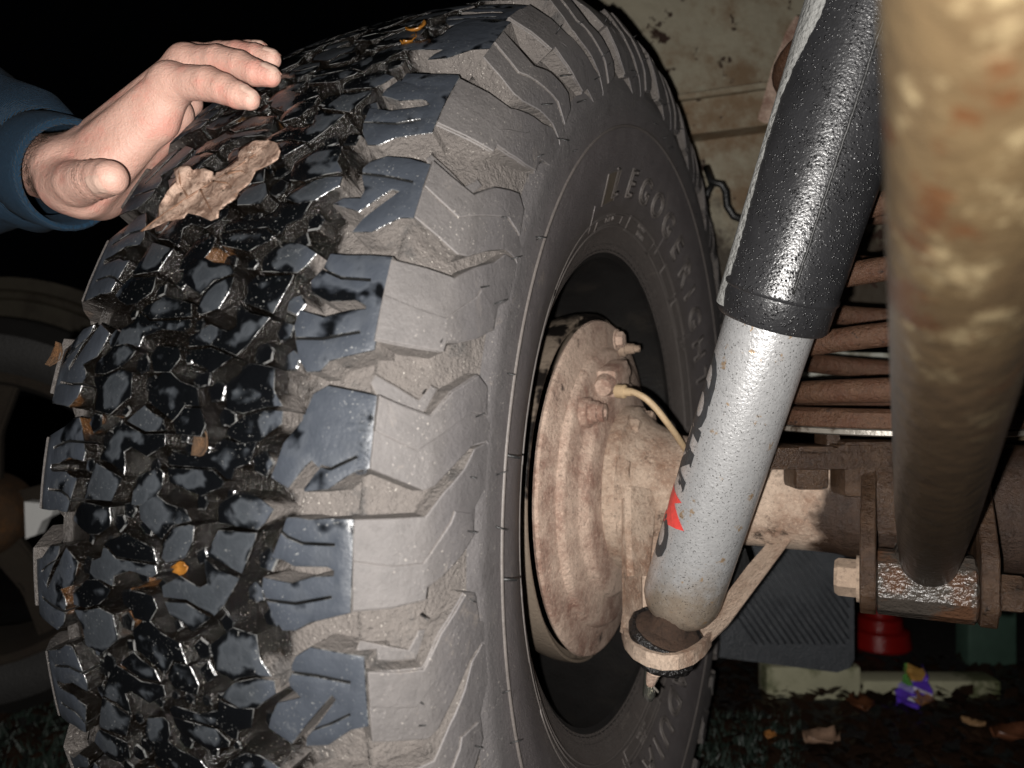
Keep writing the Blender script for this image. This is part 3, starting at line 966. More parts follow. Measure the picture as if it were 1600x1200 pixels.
bm = bmesh.new()
c = hubp(74, .098, .098)
t_ = hubp(164, 1, 0)
rd = hubp(74, 1, 0)
add_box(bm, c, (.009, 0, 0), t_ * .019, rd * .012, .004)
add_lathe(bm, c - t_ * .034, t_, [(.006, 0), (.006, .007), (.014, .0095), (.054, .0095), (.062, .007), (.062, 0)], 18)
obj('wheel_cylinder', bm, RUSTD, brake, True, 35)
bm = bmesh.new()
p = hubp(98, .122, .090)
add_lathe(bm, p, (1, 0, 0), [(0, 0), (0, .007), (.005, .007), (.006, .005), (.013, .0045), (.014, .0032), (.018, .003), (.018, .0015), (.015, .0013)], 16)
obj('bleed_screw', bm, BOLTM, brake, True, 35)
hubb = .0095
for deg, r in ((48, .088), (88, .128)):
    bm = bmesh.new()
    add_hex(bm, hubp(deg, r, .0935), (1, 0, 0), hubb * .75, .007, hubb)
    obj('bolt', bm, RUSTD, brake, True, 30)
bm = bmesh.new()
p = hubp(40, .104, .0905)
add_lathe(bm, p, (1, 0, 0), [(0, .0), (0, .0125), (.006, .012), (.007, .0095), (.013, .009), (.014, .0075), (.018, .007), (.018, .004), (.014, .0035), (.014, 0)], 24)
obj('adjuster_boss', bm, RUSTD, brake, True, 35)

# ------------------------------------------------------------------ axle casing
axle = thing('axle', 'dusty axle casing running right from the hub, oily and wet under the spring', 'axle', (0.3, 0, 0))
bm = bmesh.new()
xs = np.r_[np.linspace(.098, .15, 12), np.linspace(.155, .80, 40)]
pr = []
for x in xs:
    r = float(np.interp(x, [.098, .112, .113, .120, .126, .145, .170, .27, .275, .80], [.070, .070, .0655, .0625, .056, .047, .0415, .0415, .0455, .0465]))
    pr.append((float(x), r))
add_lathe(bm, (0, 0, 0), (1, 0, 0), [(.098, .05)] + pr + [(.80, 0)], 64, jit=0.0004)
bmesh.ops.recalc_face_normals(bm, faces=bm.faces[:])
obj('axle_casing', bm, AXM, axle, True, 30)
for deg in (20, 62, -22, -62, 104, -104):
    bm = bmesh.new()
    add_hex(bm, hubp(deg,   .0585, .1115), (1, 0, 0), .0090, .0105, .0115, rot=deg)
    obj('bolt', bm, AXM, axle, True, 30)
# shock mount: flat cup strap welded under the casing
axd = np.array(at(1289, 240, .44)) - np.array(at(1062, 950, .545))
axd /= np.linalg.norm(axd)
H0 = -.0940


def flo(px, py):
    return at(px, py, (CAM[2] - H0) * 1200 / (py - 600))


bm = bmesh.new()
arc = [flo(*q) for q in ((971, 984), (976, 1003), (990, 1019), (1010, 1030), (1035, 1036), (1060, 1035), (1084, 1027), (1101, 1014), (1112, 998))]
fl = arc + [flo(1112, 968), flo(976, 968)]
add_prism(bm, fl, (0, 0, -.005))
cen = np.mean(arc, axis=0)
for p_, q_ in zip(arc[:-1], arc[1:]):
    u_, w_ = cen - p_, cen - q_
    u_, w_ = u_ / np.linalg.norm(u_) * .0045, w_ / np.linalg.norm(w_) * .0045
    add_prism(bm, [p_, q_, q_ + w_, p_ + u_], (0, 0, .0050))
add_prism(bm, [flo(972, 990), at(976, 958, .556), at(975, 900, .572), at(974, 780, .605), at(1004, 780, .615), at(1002, 900, .590), at(1004, 985, .575)], FW * .004 - RT * .001)
add_prism(bm, [flo(1111, 1001), at(1139, 974, .553), at(1168, 935, .562), at(1192, 903, .570), at(1226, 857, .582), at(1242, 836, .588), at(1208, 838, .606), at(1168, 884, .594), at(1112, 958, .578), flo(1088, 985)], -UP * .003 + FW * .003)
add_prism(bm, [at(990, 800, .632), at(990, 972, .600), at(1108, 968, .600), at(1128, 900, .606), at(1128, 800, .632)], FW * .005)
obj('shock_mount', bm, AXM, axle, True, 30)
bm = bmesh.new()
add_prism(bm, [at(976, 760, .600), at(976, 850, .588), at(980, 900, .575), at(1003, 900, .590), at(1018, 765, .615)], RT * .005)
obj('mount_gusset', bm, AXM, axle, True, 30)
bm = bmesh.new()
add_prism(bm, [at(1128, 862, .64), at(1165, 858, .64), at(1172, 880, .64), at(1118, 945, .63)], FW * .006)
obj('mount_gap_shade', bm, BLACKP, axle, False)  # black sheet standing in for the dark opening between shock and strap
# spring seat over the casing
bm = bmesh.new()
add_lathe(bm, (.31, 0, .0545), (0, 0, 1), [(0, .05), (0, .088), (.001, .0905), (.004, .0905), (.005, .088), (.005, .0)], 64)
obj('spring_seat', bm, EDGE, axle, True, 30)
bm = bmesh.new()
add_lathe(bm, (.31, 0, .0595), (0, 0, 1), [(0, .0895), (.001, .0905), (.0105, .0895), (.013, .086), (.013, .07), (.004, .066), (.004, .0)], 64, jit=.0007)
obj('spring_clamp', bm, SPRM, axle, True, 40)
bm = bmesh.new()
for q in ((1265, 694), (1325, 692)):
    p = at(q[0], q[1] + 8, .545)
    add_box(bm, p, RT * .012, FW * .012, UP * .003, .001)
add_box(bm, at(1292, 702, .56), RT * .005, FW * .012, UP * .012, .002)
obj('seat_bracket', bm, WETB, axle, True, 30)
# wet lump of the lower casing right of the shock, and link bracket
EX1, EX2, EY, EZ = .2945, .3615, -.083, -.0415
for x in (EX1, EX2):
    bm = bmesh.new()
    prof2 = [(-.03, .036), (-.056, .031), (-.085, .010), (-.112, -.015), (-.112, -.046), (-.100, -.060), (-.075, -.063), (-.04, -.050), (-.01, -.044)]
    add_prism(bm, [(x - .0048, y, z) for y, z in prof2], (.0096, 0, 0))
    bmesh.ops.bevel(bm, geom=bm.edges[:], offset=.0008, segments=1, affect='EDGES')
    obj('link_bracket', bm, WETB, axle, True, 30)
bm = bmesh.new()
add_prism(bm, [(EX1 + .004, y, z) for y, z in ((-.030, .042), (-.047, .040), (-.062, .026), (-.068, .004), (-.062, -.014), (-.040, -.018), (-.020, -.03))], (EX2 - EX1 - .008, 0, 0))
bmesh.ops.bevel(bm, geom=bm.edges[:], offset=.002, segments=2, affect='EDGES')
obj('bracket_saddle', bm, WETB, axle, True, 35)
bm = bmesh.new()
add_box(bm, at(1300, 712, .555), RT * .055, FW * .022, UP * .008, .003)
add_box(bm, at(1258, 728, .560), RT * .012, FW * .014, UP * .016, .004)
add_box(bm, at(1350, 730, .548), RT * .020, FW * .014, UP * .020, .005)
obj('seat_clamp', bm, WETB, axle, True, 35)
for x, sg in ((EX1 - .0049, -1), (EX2 + .0049, 1)):
    bm = bmesh.new()
    add_hex(bm, (x, EY, EZ), (sg, 0, 0), .0125, .016, .0155)
    obj('bolt', bm, BOLTM if sg < 0 else WETB, axle, True, 30)

# ------------------------------------------------------------------ suspension link (close to the lens)
lk = thing('suspension_link', 'blurred muddy rusted tube in front, its lower end on the wet bracket', 'tube', tuple(at(1450, 895, .5)))
bm = bmesh.new()
L0, L1 = at(1450, 884, .500), at(1572, 0, .125)
add_tube(bm, [L0 + (L1 - L0) * t for t in np.linspace(-.012, 1.06, 30)], [float(np.interp(t, [0, .3], [.0165, .0187])) for t in np.linspace(-.012, 1.06, 30)], 40)
obj('tube', bm, LINKM, lk, True, 60)
bm = bmesh.new()
add_lathe(bm, (EX1 + .005, EY, EZ), (1, 0, 0), [(0, 0), (0, .0195), (.001, .0215), (.0555, .0215), (.057, .0195), (.057, 0)], 12, a0=.26, a1=.26 + 2 * math.pi)
bmesh.ops.recalc_face_normals(bm, faces=bm.faces[:])
EYE = simple('wet_black_steel', (0.045, 0.038, 0.032), 0.22, 0.5, 60, bump=0.0016, bscale=330, dark=(0.07, 0.035, 0.02))
obj('bush_eye', bm, EYE, lk, True, 25)
bm = bmesh.new()
d_ = (L1 - L0) / np.linalg.norm(L1 - L0)
add_lathe(bm, L0 + d_ * .004, d_, [(-.01, .0225), (.004, .0215), (.009, .0187)], 40, jit=.0006)
obj('weld_bead', bm, EYE, lk, True, 60)

# ------------------------------------------------------------------ shock absorber
B0_, T0_ = at(1066, 930, .545), at(1289, 240, .440)
SA = (T0_ - B0_) / np.linalg.norm(T0_ - B0_)


def sh(py):
    """point of the shock's axis at picture row py"""
    k = (930 - py) / 690.0
    z = 1 / (1 / .545 + (1 / .440 - 1 / .545) * k)
    return at(1066 + 223 * k, py, z)


shock = thing('shock_absorber', 'silver telescopic shock absorber with wet black dust shroud, leaning right', 'shock absorber', tuple(at(1040, 1000, .54)))
LB = np.linalg.norm(sh(500) - sh(958))
bm = bmesh.new()
pb = sh(958)
add_lathe(bm, pb, SA, [(-.004, .010), (-.002, .018), (.004, .0235), (.011, .0265), (.018, .0274), (LB + .03, .0274)], 64)
obj('body', bm, SILV, shock, True, 40)
pt = sh(500)
bm = bmesh.new()
add_lathe(bm, pt, SA, [(.003, .0295), (.0, .0305), (-.0005, .0325), (.0015, .0338), (.0175, .0338), (.0185, .0346), (.0205, .0348), (.0225, .0338), (.30, .0345)], 72)
bmesh.ops.recalc_face_normals(bm, faces=bm.faces[:])
shr = obj('dust_shroud', bm, SHRD, shock, True, 35)
# moulding seam down the shroud
dS, xS, yS = frame(pt, pt + SA)
dS, xS, yS = map(np.array, (dS, xS, yS))
toC = CAM - pt
toC = toC - dS * toC.dot(dS)
toC /= np.linalg.norm(toC)
sdv = np.cross(dS, toC)
if sdv.dot(RT) < 0:
    sdv = -sdv
def onsh(t, ang, r):
    return pt + dS * t + (toC * math.cos(ang) + sdv * math.sin(ang)) * r
bm = bmesh.new()
rs = random.Random(5)
add_tube(bm, [onsh(t, .20 + rs.uniform(-.006, .006), .0346) for t in np.linspace(.024, .29, 90)], .0009, 6)
obj('seam', bm, HAIR, shr, True)
# chalky worn strip along the left flank
bm = bmesh.new()
prv = None
for t in np.linspace(.004, .215, 110):
    w = float(np.interp(t, [0, .015, .04, .07, .10, .125, .145, .165, .215], [.60, .42, .46, .38, .32, .38, .62, .86, .95])) + rs.uniform(-.03, .03)
    row = [bm.verts.new(V(onsh(t, -1.85 + (w + .28) * q / 6, .0348 + .0005 * (q < 6) - .001 * (q == 6)))) for q in range(7)]
    if prv:
        for q in range(6):
            bm.faces.new((prv[q], prv[q + 1], row[q + 1], row[q]))
    prv = row
bmesh.ops.recalc_face_normals(bm, faces=bm.faces[:])
obj('scuffed_strip', bm, CHIP, shr, True)
# printed lettering on the left flank of the body (flat print)
pb0 = sh(958)
toC2 = CAM - pb0
toC2 = toC2 - SA * toC2.dot(SA)
toC2 /= np.linalg.norm(toC2)
sd2 = np.cross(SA, toC2)
if sd2.dot(RT) < 0:
    sd2 = -sd2
def onbody(t, ang, r=.0276):
    return pb0 + SA * t + (toC2 * math.cos(ang) + sd2 * math.sin(ang)) * r
def row2t(py):
    return np.linalg.norm(sh(py) - pb0)
def print_letter(ch, py, size, ang0, mat, slant=0.25):
    me = text_mesh(ch, size, 0, 0.0, .0016)
    bm = bmesh.new()
    bm.from_mesh(me)
    bpy.data.meshes.remove(me)
    bmesh.ops.subdivide_edges(bm, edges=bm.edges[:], cuts=2, use_grid_fill=True)
    for v in bm.verts:
        xx, yy = v.co.x + slant * v.co.y, v.co.y
        v.co = V(onbody(row2t(py) + xx * 1.25, ang0 - yy / .0274))
    obj('lettering', bm, mat, shock, True)
for ch, py in (('O', 850), ('N', 738), ('H', 702), ('O', 650), ('D', 606)):
    print_letter(ch, py, .030, -0.84, PRTB)
bm = bmesh.new()
def body_uv(px, py):
    T_, N_ = np.meshgrid(np.linspace(0, LB, 200), np.linspace(-1.6, 1.2, 160), indexing='ij')
    q = (pb0 - CAM) + T_[..., None] * SA + (np.cos(N_)[..., None] * toC2 + np.sin(N_)[..., None] * sd2) * .0277
    z = q @ FW
    e = (800 + 1200 * (q @ RT) / z - px) ** 2 + (600 - 1200 * (q @ UP) / z - py) ** 2
    k = np.unravel_index(e.argmin(), e.shape)
    return float(T_[k]), float(N_[k])


zig = [body_uv(*q) for q in ((1049, 750), (1065, 786), (1053, 787), (1056, 799), (1069, 830), (1036, 811), (1034, 795), (1043, 797), (1046, 770))]
vs = [bm.verts.new(V(onbody(a, b, .0277))) for a, b in zig]
f = bm.faces.new(vs)
f.normal_update()
bmesh.ops.triangulate(bm, faces=[f], ngon_method='EAR_CLIP')
bmesh.ops.subdivide_edges(bm, edges=bm.edges[:], cuts=3, use_grid_fill=True)
for v in bm.verts:
    q = np.array(v.co) - pb0
    ax_ = SA * (q @ SA)
    rr_ = q - ax_
    v.co = V(pb0 + ax_ + rr_ / np.linalg.norm(rr_) * .0277)
bmesh.ops.recalc_face_normals(bm, faces=bm.faces[:])
obj('lettering', bm, PRTR, shock, False)
# rubber bushes, washer and threaded stud at the foot
bm = bmesh.new()
q0 = at(1042, 986, .541)
add_lathe(bm, q0 - SA * .008, SA, [(-.004, .0), (-.004, .0215), (.000, .0248), (.005, .0248), (.009, .0225), (.0110, .0190), (.0115, .0150), (.014, .0135), (.03, .0090)], 48, jit=.0005)
bmesh.ops.recalc_face_normals(bm, faces=bm.faces[:])
obj('upper_bush', bm, BUSH, shock, True, 50)
bm = bmesh.new()
add_lathe(bm, q0 - SA * .008, SA, [(.0025, .0235), (.0015, .0256), (.004, .0268), (.0075, .0266), (.0095, .0248), (.0090, .0225)], 56, jit=.0006)
bmesh.ops.recalc_face_normals(bm, faces=bm.faces[:])
obj('bush_rim', bm, BLKR, shock, True, 60)
bm = bmesh.new()
q1 = q0 - SA * .0135
add_lathe(bm, q1, SA, [(.001, .0), (.001, .019), (-.002, .0245), (-.006, .0245), (-.009, .021), (-.011, .010), (-.011, 0)], 48, jit=.0012)
bmesh.ops.recalc_face_normals(bm, faces=bm.faces[:])
obj('lower_bush', bm, BLKR, shock, True, 60)
bm = bmesh.new()
prs = [(-.009, .0115), (-.012, .0105)]
for i in range(7):
    prs += [(-.0125 - i * .0016, .0078 - i * .0003), (-.0133 - i * .0016, .0064 - i * .0003)]
prs += [(-.025, .0045), (-.034, .0035), (-.036, 0)]
add_lathe(bm, q1, SA, prs, 24)
bmesh.ops.recalc_face_normals(bm, faces=bm.faces[:])
obj('stud', bm, RUSTD, shock, True, 40)
bm = bmesh.new()
q2 = q1 - SA * .0365
add_lathe(bm, q2, (0, 0, -1), [(-.020, .0), (-.018, .0030), (-.010, .0036), (-.002, .0040), (.003, .0047), (.0065, .0046), (.010, .0025), (.011, 0)], 20)
drop_bm = bm
o = obj('water_drop', drop_bm, DROP, None, True)
tag(o, 'clear drop of water hanging from the stud under the shock absorber', 'drop')
bm = bmesh.new()
cpt = q1 - SA * .029
for q in range(2):
    add_tube(bm, [cpt + RT * (.002 + .001 * q) + UP * (.004 - .002 * i) + RT * .0022 * math.sin(i * .9 + q) for i in range(8)], .0009, 6)
obj('split_pin', bm, EDGE, shock, True)

# ------------------------------------------------------------------ coil spring
bm = bmesh.new()
pts = []
nt = 7.2
zz = .074
for i in range(int(nt * 40) + 1):
    tt = i / 40.0
    a = tt * 2 * math.pi + 0.6
    pts.append((.31 + .0785 * math.cos(a), .0785 * math.sin(a), zz))
    zz += (.0175 if tt < 0.9 else .044) / 40
add_tube(bm, pts, .0084, 14)
spring = obj('coil_spring', bm, SPRM, None, True)
tag(spring, 'rust-brown coil spring standing on the axle behind the shock absorber', 'spring')

# ------------------------------------------------------------------ brake pipe
bm = bmesh.new()
pp = [at(977, 612, .60), at(990, 613, .595), at(1008, 622, .59), at(1025, 638, .59), at(1040, 657, .592), at(1054, 676, .60), at(1066, 694, .612), at(1080, 716, .625), at(1100, 745, .62)]
pp = [np.array(p) for p in pp]
sm = []
for i in range(len(pp) - 1):
    a, b, c, d = pp[max(i - 1, 0)], pp[i], pp[i + 1], pp[min(i + 2, len(pp) - 1)]
    for t in np.linspace(0, 1, 6, endpoint=False):
        sm.append(0.5 * ((2 * b) + (c - a) * t + (2 * a - 5 * b + 4 * c - d) * t * t + (3 * b - a - 3 * c + d) * t ** 3))
add_tube(bm, sm, .0026, 10)
add_lathe(bm, pp[0] - (pp[1] - pp[0]), pp[1] - pp[0], [(0, 0), (0, .0055), (.007, .0055), (.008, .0035), (.014, .0032)], 12)
o = obj('brake_pipe', bm, PIPE, None, True, 40)
tag(o, 'thin tan brake pipe curving from the backing plate to the axle', 'pipe')

# ------------------------------------------------------------------ the hand on the tyre
def seg_sd(P, a, b, ra, rb, wob=0.0):
    ab = b - a
    t = np.clip(((P - a) @ ab) / (ab @ ab), 0, 1)
    d = np.linalg.norm(P - (a + t[:, None] * ab), axis=1)
    r = ra + (rb - ra) * t
    if wob:
        r = r + wob * np.sin(t * 20)
    return d - r


def smin(a, b, k):
    h = np.clip(0.5 + 0.5 * (b - a) / k, 0, 1)
    return b * (1 - h) + a * h - k * h * (1 - h)


def A3(l):
    return [(at(*q[:3]), q[3]) for q in l]


PALM = [[(72, 262, .510, .0205), (104, 268, .486, .0195)], [(60, 262, .53, .020), (110, 262, .51, .018)],
        [(104, 277, .486, .0150), (266, 130, .463, .0108)], [(108, 262, .497, .016), (291, 99, .480, .0105)],
        [(110, 265, .508, .016), (304, 98, .502, .0105)], [(112, 272, .516, .016), (312, 106, .522, .0095)],
        [(128, 298, .478, .0175), (247, 190, .470, .0105)], [(150, 300, .497, .018), (272, 178, .492, .012)], [(160, 300, .51, .016), (290, 160, .515, .011)],
        [(247, 190, .470, .0095), (268, 150, .466, .0090)]]
FING = {'index': [(266, 128, .463, .0105), (325, 131, .452, .0098), (350, 139, .448, .0087), (372, 149, .4445, .0076), (390, 156, .442, .0059)],
        'middle': [(291, 99, .480, .0105), (340, 96, .470, .0095), (375, 103, .464, .0088), (400, 114, .459, .0077), (423, 120, .456, .0060)],
        'ring': [(304, 96, .502, .0102), (345, 88, .494, .0092), (372, 85, .488, .0082), (400, 88, .482, .0074), (424, 93, .478, .0060)],
        'little': [(312, 104, .522, .0095), (350, 84, .512, .0078), (372, 80, .507, .0068), (390, 78, .503, .0060), (406, 77, .499, .0050)],
        'thumb': [(103, 291, .478, .0160), (122, 287, .462, .0135), (149, 281, .447, .0112), (161, 279, .442, .0106), (172, 278, .437, .0097)]}
PALM = [A3(p) for p in PALM]
FING = {k: A3(v) for k, v in FING.items()}


def hand_sd(P):
    d = None
    for (a, ra), (b, rb) in PALM:
        q = seg_sd(P, a, b, ra, rb)
        d = q if d is None else smin(d, q, 0.009)
    for nm, ch in FING.items():
        fd = None
        for i in range(len(ch) - 1):
            q = seg_sd(P, ch[i][0], ch[i + 1][0], ch[i][1], ch[i + 1][1], 0.0)
            fd = q if fd is None else smin(fd, q, 0.0012)
        base = ch[0][0]
        # a finger blends into the palm at its root only
        far = np.linalg.norm(P - base, axis=1)
        k = 0.0008 + 0.011 * np.clip(1 - far / 0.03, 0, 1)
        d = smin(d, fd, k)
    # skin folds over the thumb joint
    ip, mc = FING['thumb'][2][0], FING['thumb'][1][0]
    ax = (ip - mc) / np.linalg.norm(ip - mc)
    t = (P - ip) @ ax
    near = np.exp(-((t + 0.001) / 0.0075) ** 2) * np.exp(-(np.linalg.norm(P - ip, axis=1) / 0.02) ** 2)
    d = d + near * 0.00055 * np.sin(t * 2300 + 1.5 * np.sin(P[:, 2] * 300))
    for nm in ('index', 'middle', 'ring'):
        for j in (1, 3):
            c0 = FING[nm][j][0]
            ax = FING[nm][j + 1][0] - c0
            ax = ax / np.linalg.norm(ax)
            t = (P - c0) @ ax
            near = np.exp(-(t / 0.0035) ** 2) * np.exp(-(np.linalg.norm(P - c0, axis=1) / 0.013) ** 2)
            d = d + near * 0.00028 * np.sin(t * 2600)
    return d


def hand_nrm(P, e=0.0006):
    g = np.stack([hand_sd(P + np.eye(3)[i] * e) - hand_sd(P - np.eye(3)[i] * e) for i in range(3)], -1)
    return g / (np.linalg.norm(g, axis=1)[:, None] + 1e-12)


bm = bmesh.new()
for lst in PALM + [[c[i], c[i + 1]] for c in FING.values() for i in range(len(c) - 1)]:
    (a, ra), (b, rb) = lst
    n_ = 6
    add_tube(bm, [a + (b - a) * t for t in np.linspace(0, 1, n_)], [ra + (rb - ra) * t for t in np.linspace(0, 1, n_)], 16)
    for c, r in ((a, ra), (b, rb)):
        bmesh.ops.create_icosphere(bm, subdivisions=3, radius=r, matrix=Matrix.Translation(V(c)))
me = bpy.data.meshes.new('hand')
bm.to_mesh(me)
bm.free()
tmp = bpy.data.objects.new('hand', me)
COL.objects.link(tmp)
md = tmp.modifiers.new('r', 'REMESH')
md.mode = 'VOXEL'
md.voxel_size = 0.0011
md = tmp.modifiers.new('s', 'SMOOTH')
md.iterations = 4
bpy.context.view_layer.update()
me2 = bpy.data.meshes.new_from_object(tmp.evaluated_get(bpy.context.evaluated_depsgraph_get()))
bpy.data.objects.remove(tmp)
co = np.empty(len(me2.vertices) * 3)
me2.vertices.foreach_get('co', co)
co = co.reshape(-1, 3)
for _ in range(4):
    co = co - hand_nrm(co) * np.clip(hand_sd(co), -.003, .003)[:, None] * 0.9
me2.vertices.foreach_set('co', co.ravel())
me2.update()
me2.materials.append(SKIN)
for p in me2.polygons:
    p.use_smooth = True
person = thing('person', 'person in a navy sleeve reaching in from the left with one hand on the tyre', 'person', tuple(at(-40, 220, .60)))
me2.name = 'body'
body = bpy.data.objects.new('body', me2)
link(body, person)
body.location = -person.location


def nail(nm, up, w, l, back=0.001):
    (a, ra), (b, rb) = FING[nm][-2], FING[nm][-1]
    ax = (b - a) / np.linalg.norm(b - a)
    up = np.array(up, float)
    up = up - ax * (up @ ax)
    up /= np.linalg.norm(up)
    sd = np.cross(ax, up)
    bm = bmesh.new()
    Q_ = []
    for i in range(9):
        for j in range(9):
            u_, v_ = i / 8 * 2 - 1, j / 8 * 2 - 1
            q = b + ax * (u_ * l - back) + sd * (v_ * w * math.sqrt(max(0.0, 1 - .35 * u_ ** 4))) + up * rb * 1.6
            q = q - up * rb * .4
            Q_.append((u_, v_, q))
    qs = np.array([k[2] for k in Q_])
    for _ in range(12):
        qs = qs - up * hand_sd(qs)[:, None] * 0.8
    G_ = []
    for i in range(9):
        row = []
        for j in range(9):
            u_, v_, _q = Q_[i * 9 + j]
            q = qs[i * 9 + j]
            q = q + up * (0.0006 if abs(u_) < .99 and abs(v_) < .99 else -0.0002) + ax * (.0012 if u_ > .9 else 0)
            row.append(bm.verts.new(V(q)))
        G_.append(row)
    for i in range(8):
        for j in range(8):
            bm.faces.new((G_[i][j], G_[i + 1][j], G_[i + 1][j + 1], G_[i][j + 1]))
    bmesh.ops.recalc_face_normals(bm, faces=bm.faces[:])
    obj('fingernail', bm, NAIL, body, True)


nail('index', UP * 1.0 - FW * .35, .0046, .0052)
nail('middle', UP * 1.0 - FW * .30, .0046, .0052)
nail('ring', UP * 1.0 - FW * .35, .0042, .0048)
nail('little', UP * 1.0 - FW * .30, .0036, .0042)
nail('thumb', -RT * .8 - UP * .3 - FW * .0, .0060, .0058, .002)

# hair on the wrist
bm = bmesh.new()
hr = random.Random(12)
axw = PALM[0][1][0] - PALM[0][0][0]
axw = axw / np.linalg.norm(axw)
qs = np.array([at(hr.uniform(66, 112), hr.uniform(205, 325), .50) + FW * hr.uniform(-.03, .0) for i in range(420)])
for _ in range(8):
    qs = qs - hand_nrm(qs) * hand_sd(qs)[:, None]
ns_, dd_ = hand_nrm(qs), hand_sd(qs)
for q, n_, e_ in zip(qs, ns_, dd_):
    d_ = -axw * hr.uniform(-.3, 1) + np.array([hr.uniform(-1, 1), hr.uniform(-1, 1), hr.uniform(-1, .4)]) * .7
    if n_ @ FW > .25 or abs(e_) > .001:
        continue
    d_ = d_ - n_ * (d_ @ n_)
    d_ /= np.linalg.norm(d_)
    L = hr.uniform(.004, .009)
    add_tube(bm, [q - n_ * .0003, q + d_ * L * .5 + n_ * .0007, q + d_ * L + n_ * .0006], [.00009, .00008, .00003], 3, cap=False)
o = obj('arm_hair', bm, simple('brown_hair', (.035, .02, .012), .5), body, True)
tag(o, kind='stuff')

# sleeve
bm = bmesh.new()
c0, c1 = at(112, 275, .487), at(-210, 175, .64)
ax = (c1 - c0) / np.linalg.norm(c1 - c0)
e1 = np.cross(ax, UP)
e1 /= np.linalg.norm(e1)
e2 = np.cross(e1, ax)
st = [(.0, .0300), (-.0008, .0322), (.001, .0338), (.006, .0347), (.018, .0350), (.030, .0352), (.0315, .0346), (.033, .0362), (.040, .040), (.055, .0445), (.075, .047), (.10, .052), (.13, .057), (.17, .062), (.22, .066)]
rings = []
rs = random.Random(9)
for t, r in [(.028, .0290), (.010, .0298)] + st:
    ring = []
    for k in range(72):
        a = 2 * math.pi * k / 72
        f = 0.0
        if t > .033:
            q = min(1, (t - .033) / .02)
            f = q * (.0022 * math.sin(3 * a + t * 60) + .0016 * math.sin(5 * a - t * 90) + .0018 * math.sin(t * 170 + 2 * a))
        elif 0 < t < .031 and r > .033:
            f = .0002 * (k % 2)
        ring.append(bm.verts.new(V(c0 + ax * t + (e1 * math.cos(a) * 1.0 + e2 * math.sin(a) * 1.04) * (r + f))))
    rings.append(ring)
for A, B in zip(rings[:-1], rings[1:]):
    for k in range(72):
        bm.faces.new((A[k], A[(k + 1) % 72], B[(k + 1) % 72], B[k]))
bmesh.ops.recalc_face_normals(bm, faces=bm.faces[:])
obj('sleeve', bm, CLOTH, person, True)


# ------------------------------------------------------------------ leaves on the tyre
def hit_tread(px, py, lift):
    d = FW + (px - 800) / 1200 * RT - (py - 600) / 1200 * UP
    rr = R0
    for _ in range(25):
        a = d[1] ** 2 + d[2] ** 2
        b = CAM[1] * d[1] + CAM[2] * d[2]
        c = CAM[1] ** 2 + CAM[2] ** 2 - (rr + lift) ** 2
        t = (-b - math.sqrt(max(b * b - a * c, 0))) / a
        X = CAM + t * d
        rr = .5 * rr + .5 * float(tr(X[0]))
    return X


LV = [(660, 1086), (700, 1055), (742, 1018), (750, 955), (785, 895), (826, 850), (818, 795), (850, 782), (885, 778), (905, 798), (960, 790), (1005, 812), (1000, 840), (1060, 792), (1117, 742), (1120, 702), (1190, 662), (1255, 655), (1300, 672), (1315, 710), (1305, 745), (1268, 772), (1200, 802), (1172, 860), (1122, 900), (1105, 935), (1078, 902), (1040, 886), (1018, 930), (1028, 985), (1024, 1022), (990, 1036), (935, 1012), (880, 1000), (862, 1024), (830, 992), (782, 1040), (705, 1075)]
bm = bmesh.new()
f = bm.faces.new([bm.verts.new((a / 3, b / 3, 0)) for a, b in LV])
bmesh.ops.triangulate(bm, faces=[f])
for i in range(1, 28):
    bmesh.ops.bisect_plane(bm, geom=bm.verts[:] + bm.edges[:] + bm.faces[:], plane_co=(218 + i * 8, 0, 0), plane_no=(1, 0, 0), dist=1e-4)
for i in range(1, 20):
    bmesh.ops.bisect_plane(bm, geom=bm.verts[:] + bm.edges[:] + bm.faces[:], plane_co=(0, 214 + i * 8, 0), plane_no=(0, 1, 0), dist=1e-4)


def leaf_lift(a, b):
    k = abs((b - 300) - (a - 310) * -.72) / 40
    return .0045 + .0035 * min(k, 1.2) ** 2 + .0018 * math.sin(a * .16) * math.cos(b * .14) + (.004 if a > 410 else 0) * (a - 410) / 25


for v in bm.verts:
    v.co = V(hit_tread(v.co.x, v.co.y, leaf_lift(v.co.x, v.co.y)))
bmesh.ops.recalc_face_normals(bm, faces=bm.faces[:])
leaf = obj('oak_leaf', bm, LEAF, None, True)
md = leaf.modifiers.new('thickness', 'SOLIDIFY')
md.thickness = 0.0005
tag(leaf, 'dry brown oak leaf lying on the wet tread below the fingers', 'leaf')
VEIN = simple('leaf_vein', (0.16, 0.085, 0.05), 0.6, 0.3)
for path in ([(665, 1083), (760, 1010), (880, 925), (1000, 850), (1100, 790), (1230, 700)], [(880, 925), (845, 860), (838, 800)], [(940, 890), (965, 940), (1005, 1015)], [(1000, 850), (1070, 860), (1110, 915)], [(1060, 815), (1130, 800), (1180, 830)]):
    P = np.array(path, float) / 3
    tt = np.linspace(0, len(P) - 1, 4 * len(P))
    xs_, ys_ = np.interp(tt, range(len(P)), P[:, 0]), np.interp(tt, range(len(P)), P[:, 1])
    bm = bmesh.new()
    add_tube(bm, [hit_tread(a, b, leaf_lift(a, b) + .0004) for a, b in zip(xs_, ys_)], [.0007 - .0004 * i / len(tt) for i in range(len(tt))], 5)
    obj('vein', bm, VEIN, leaf, True)


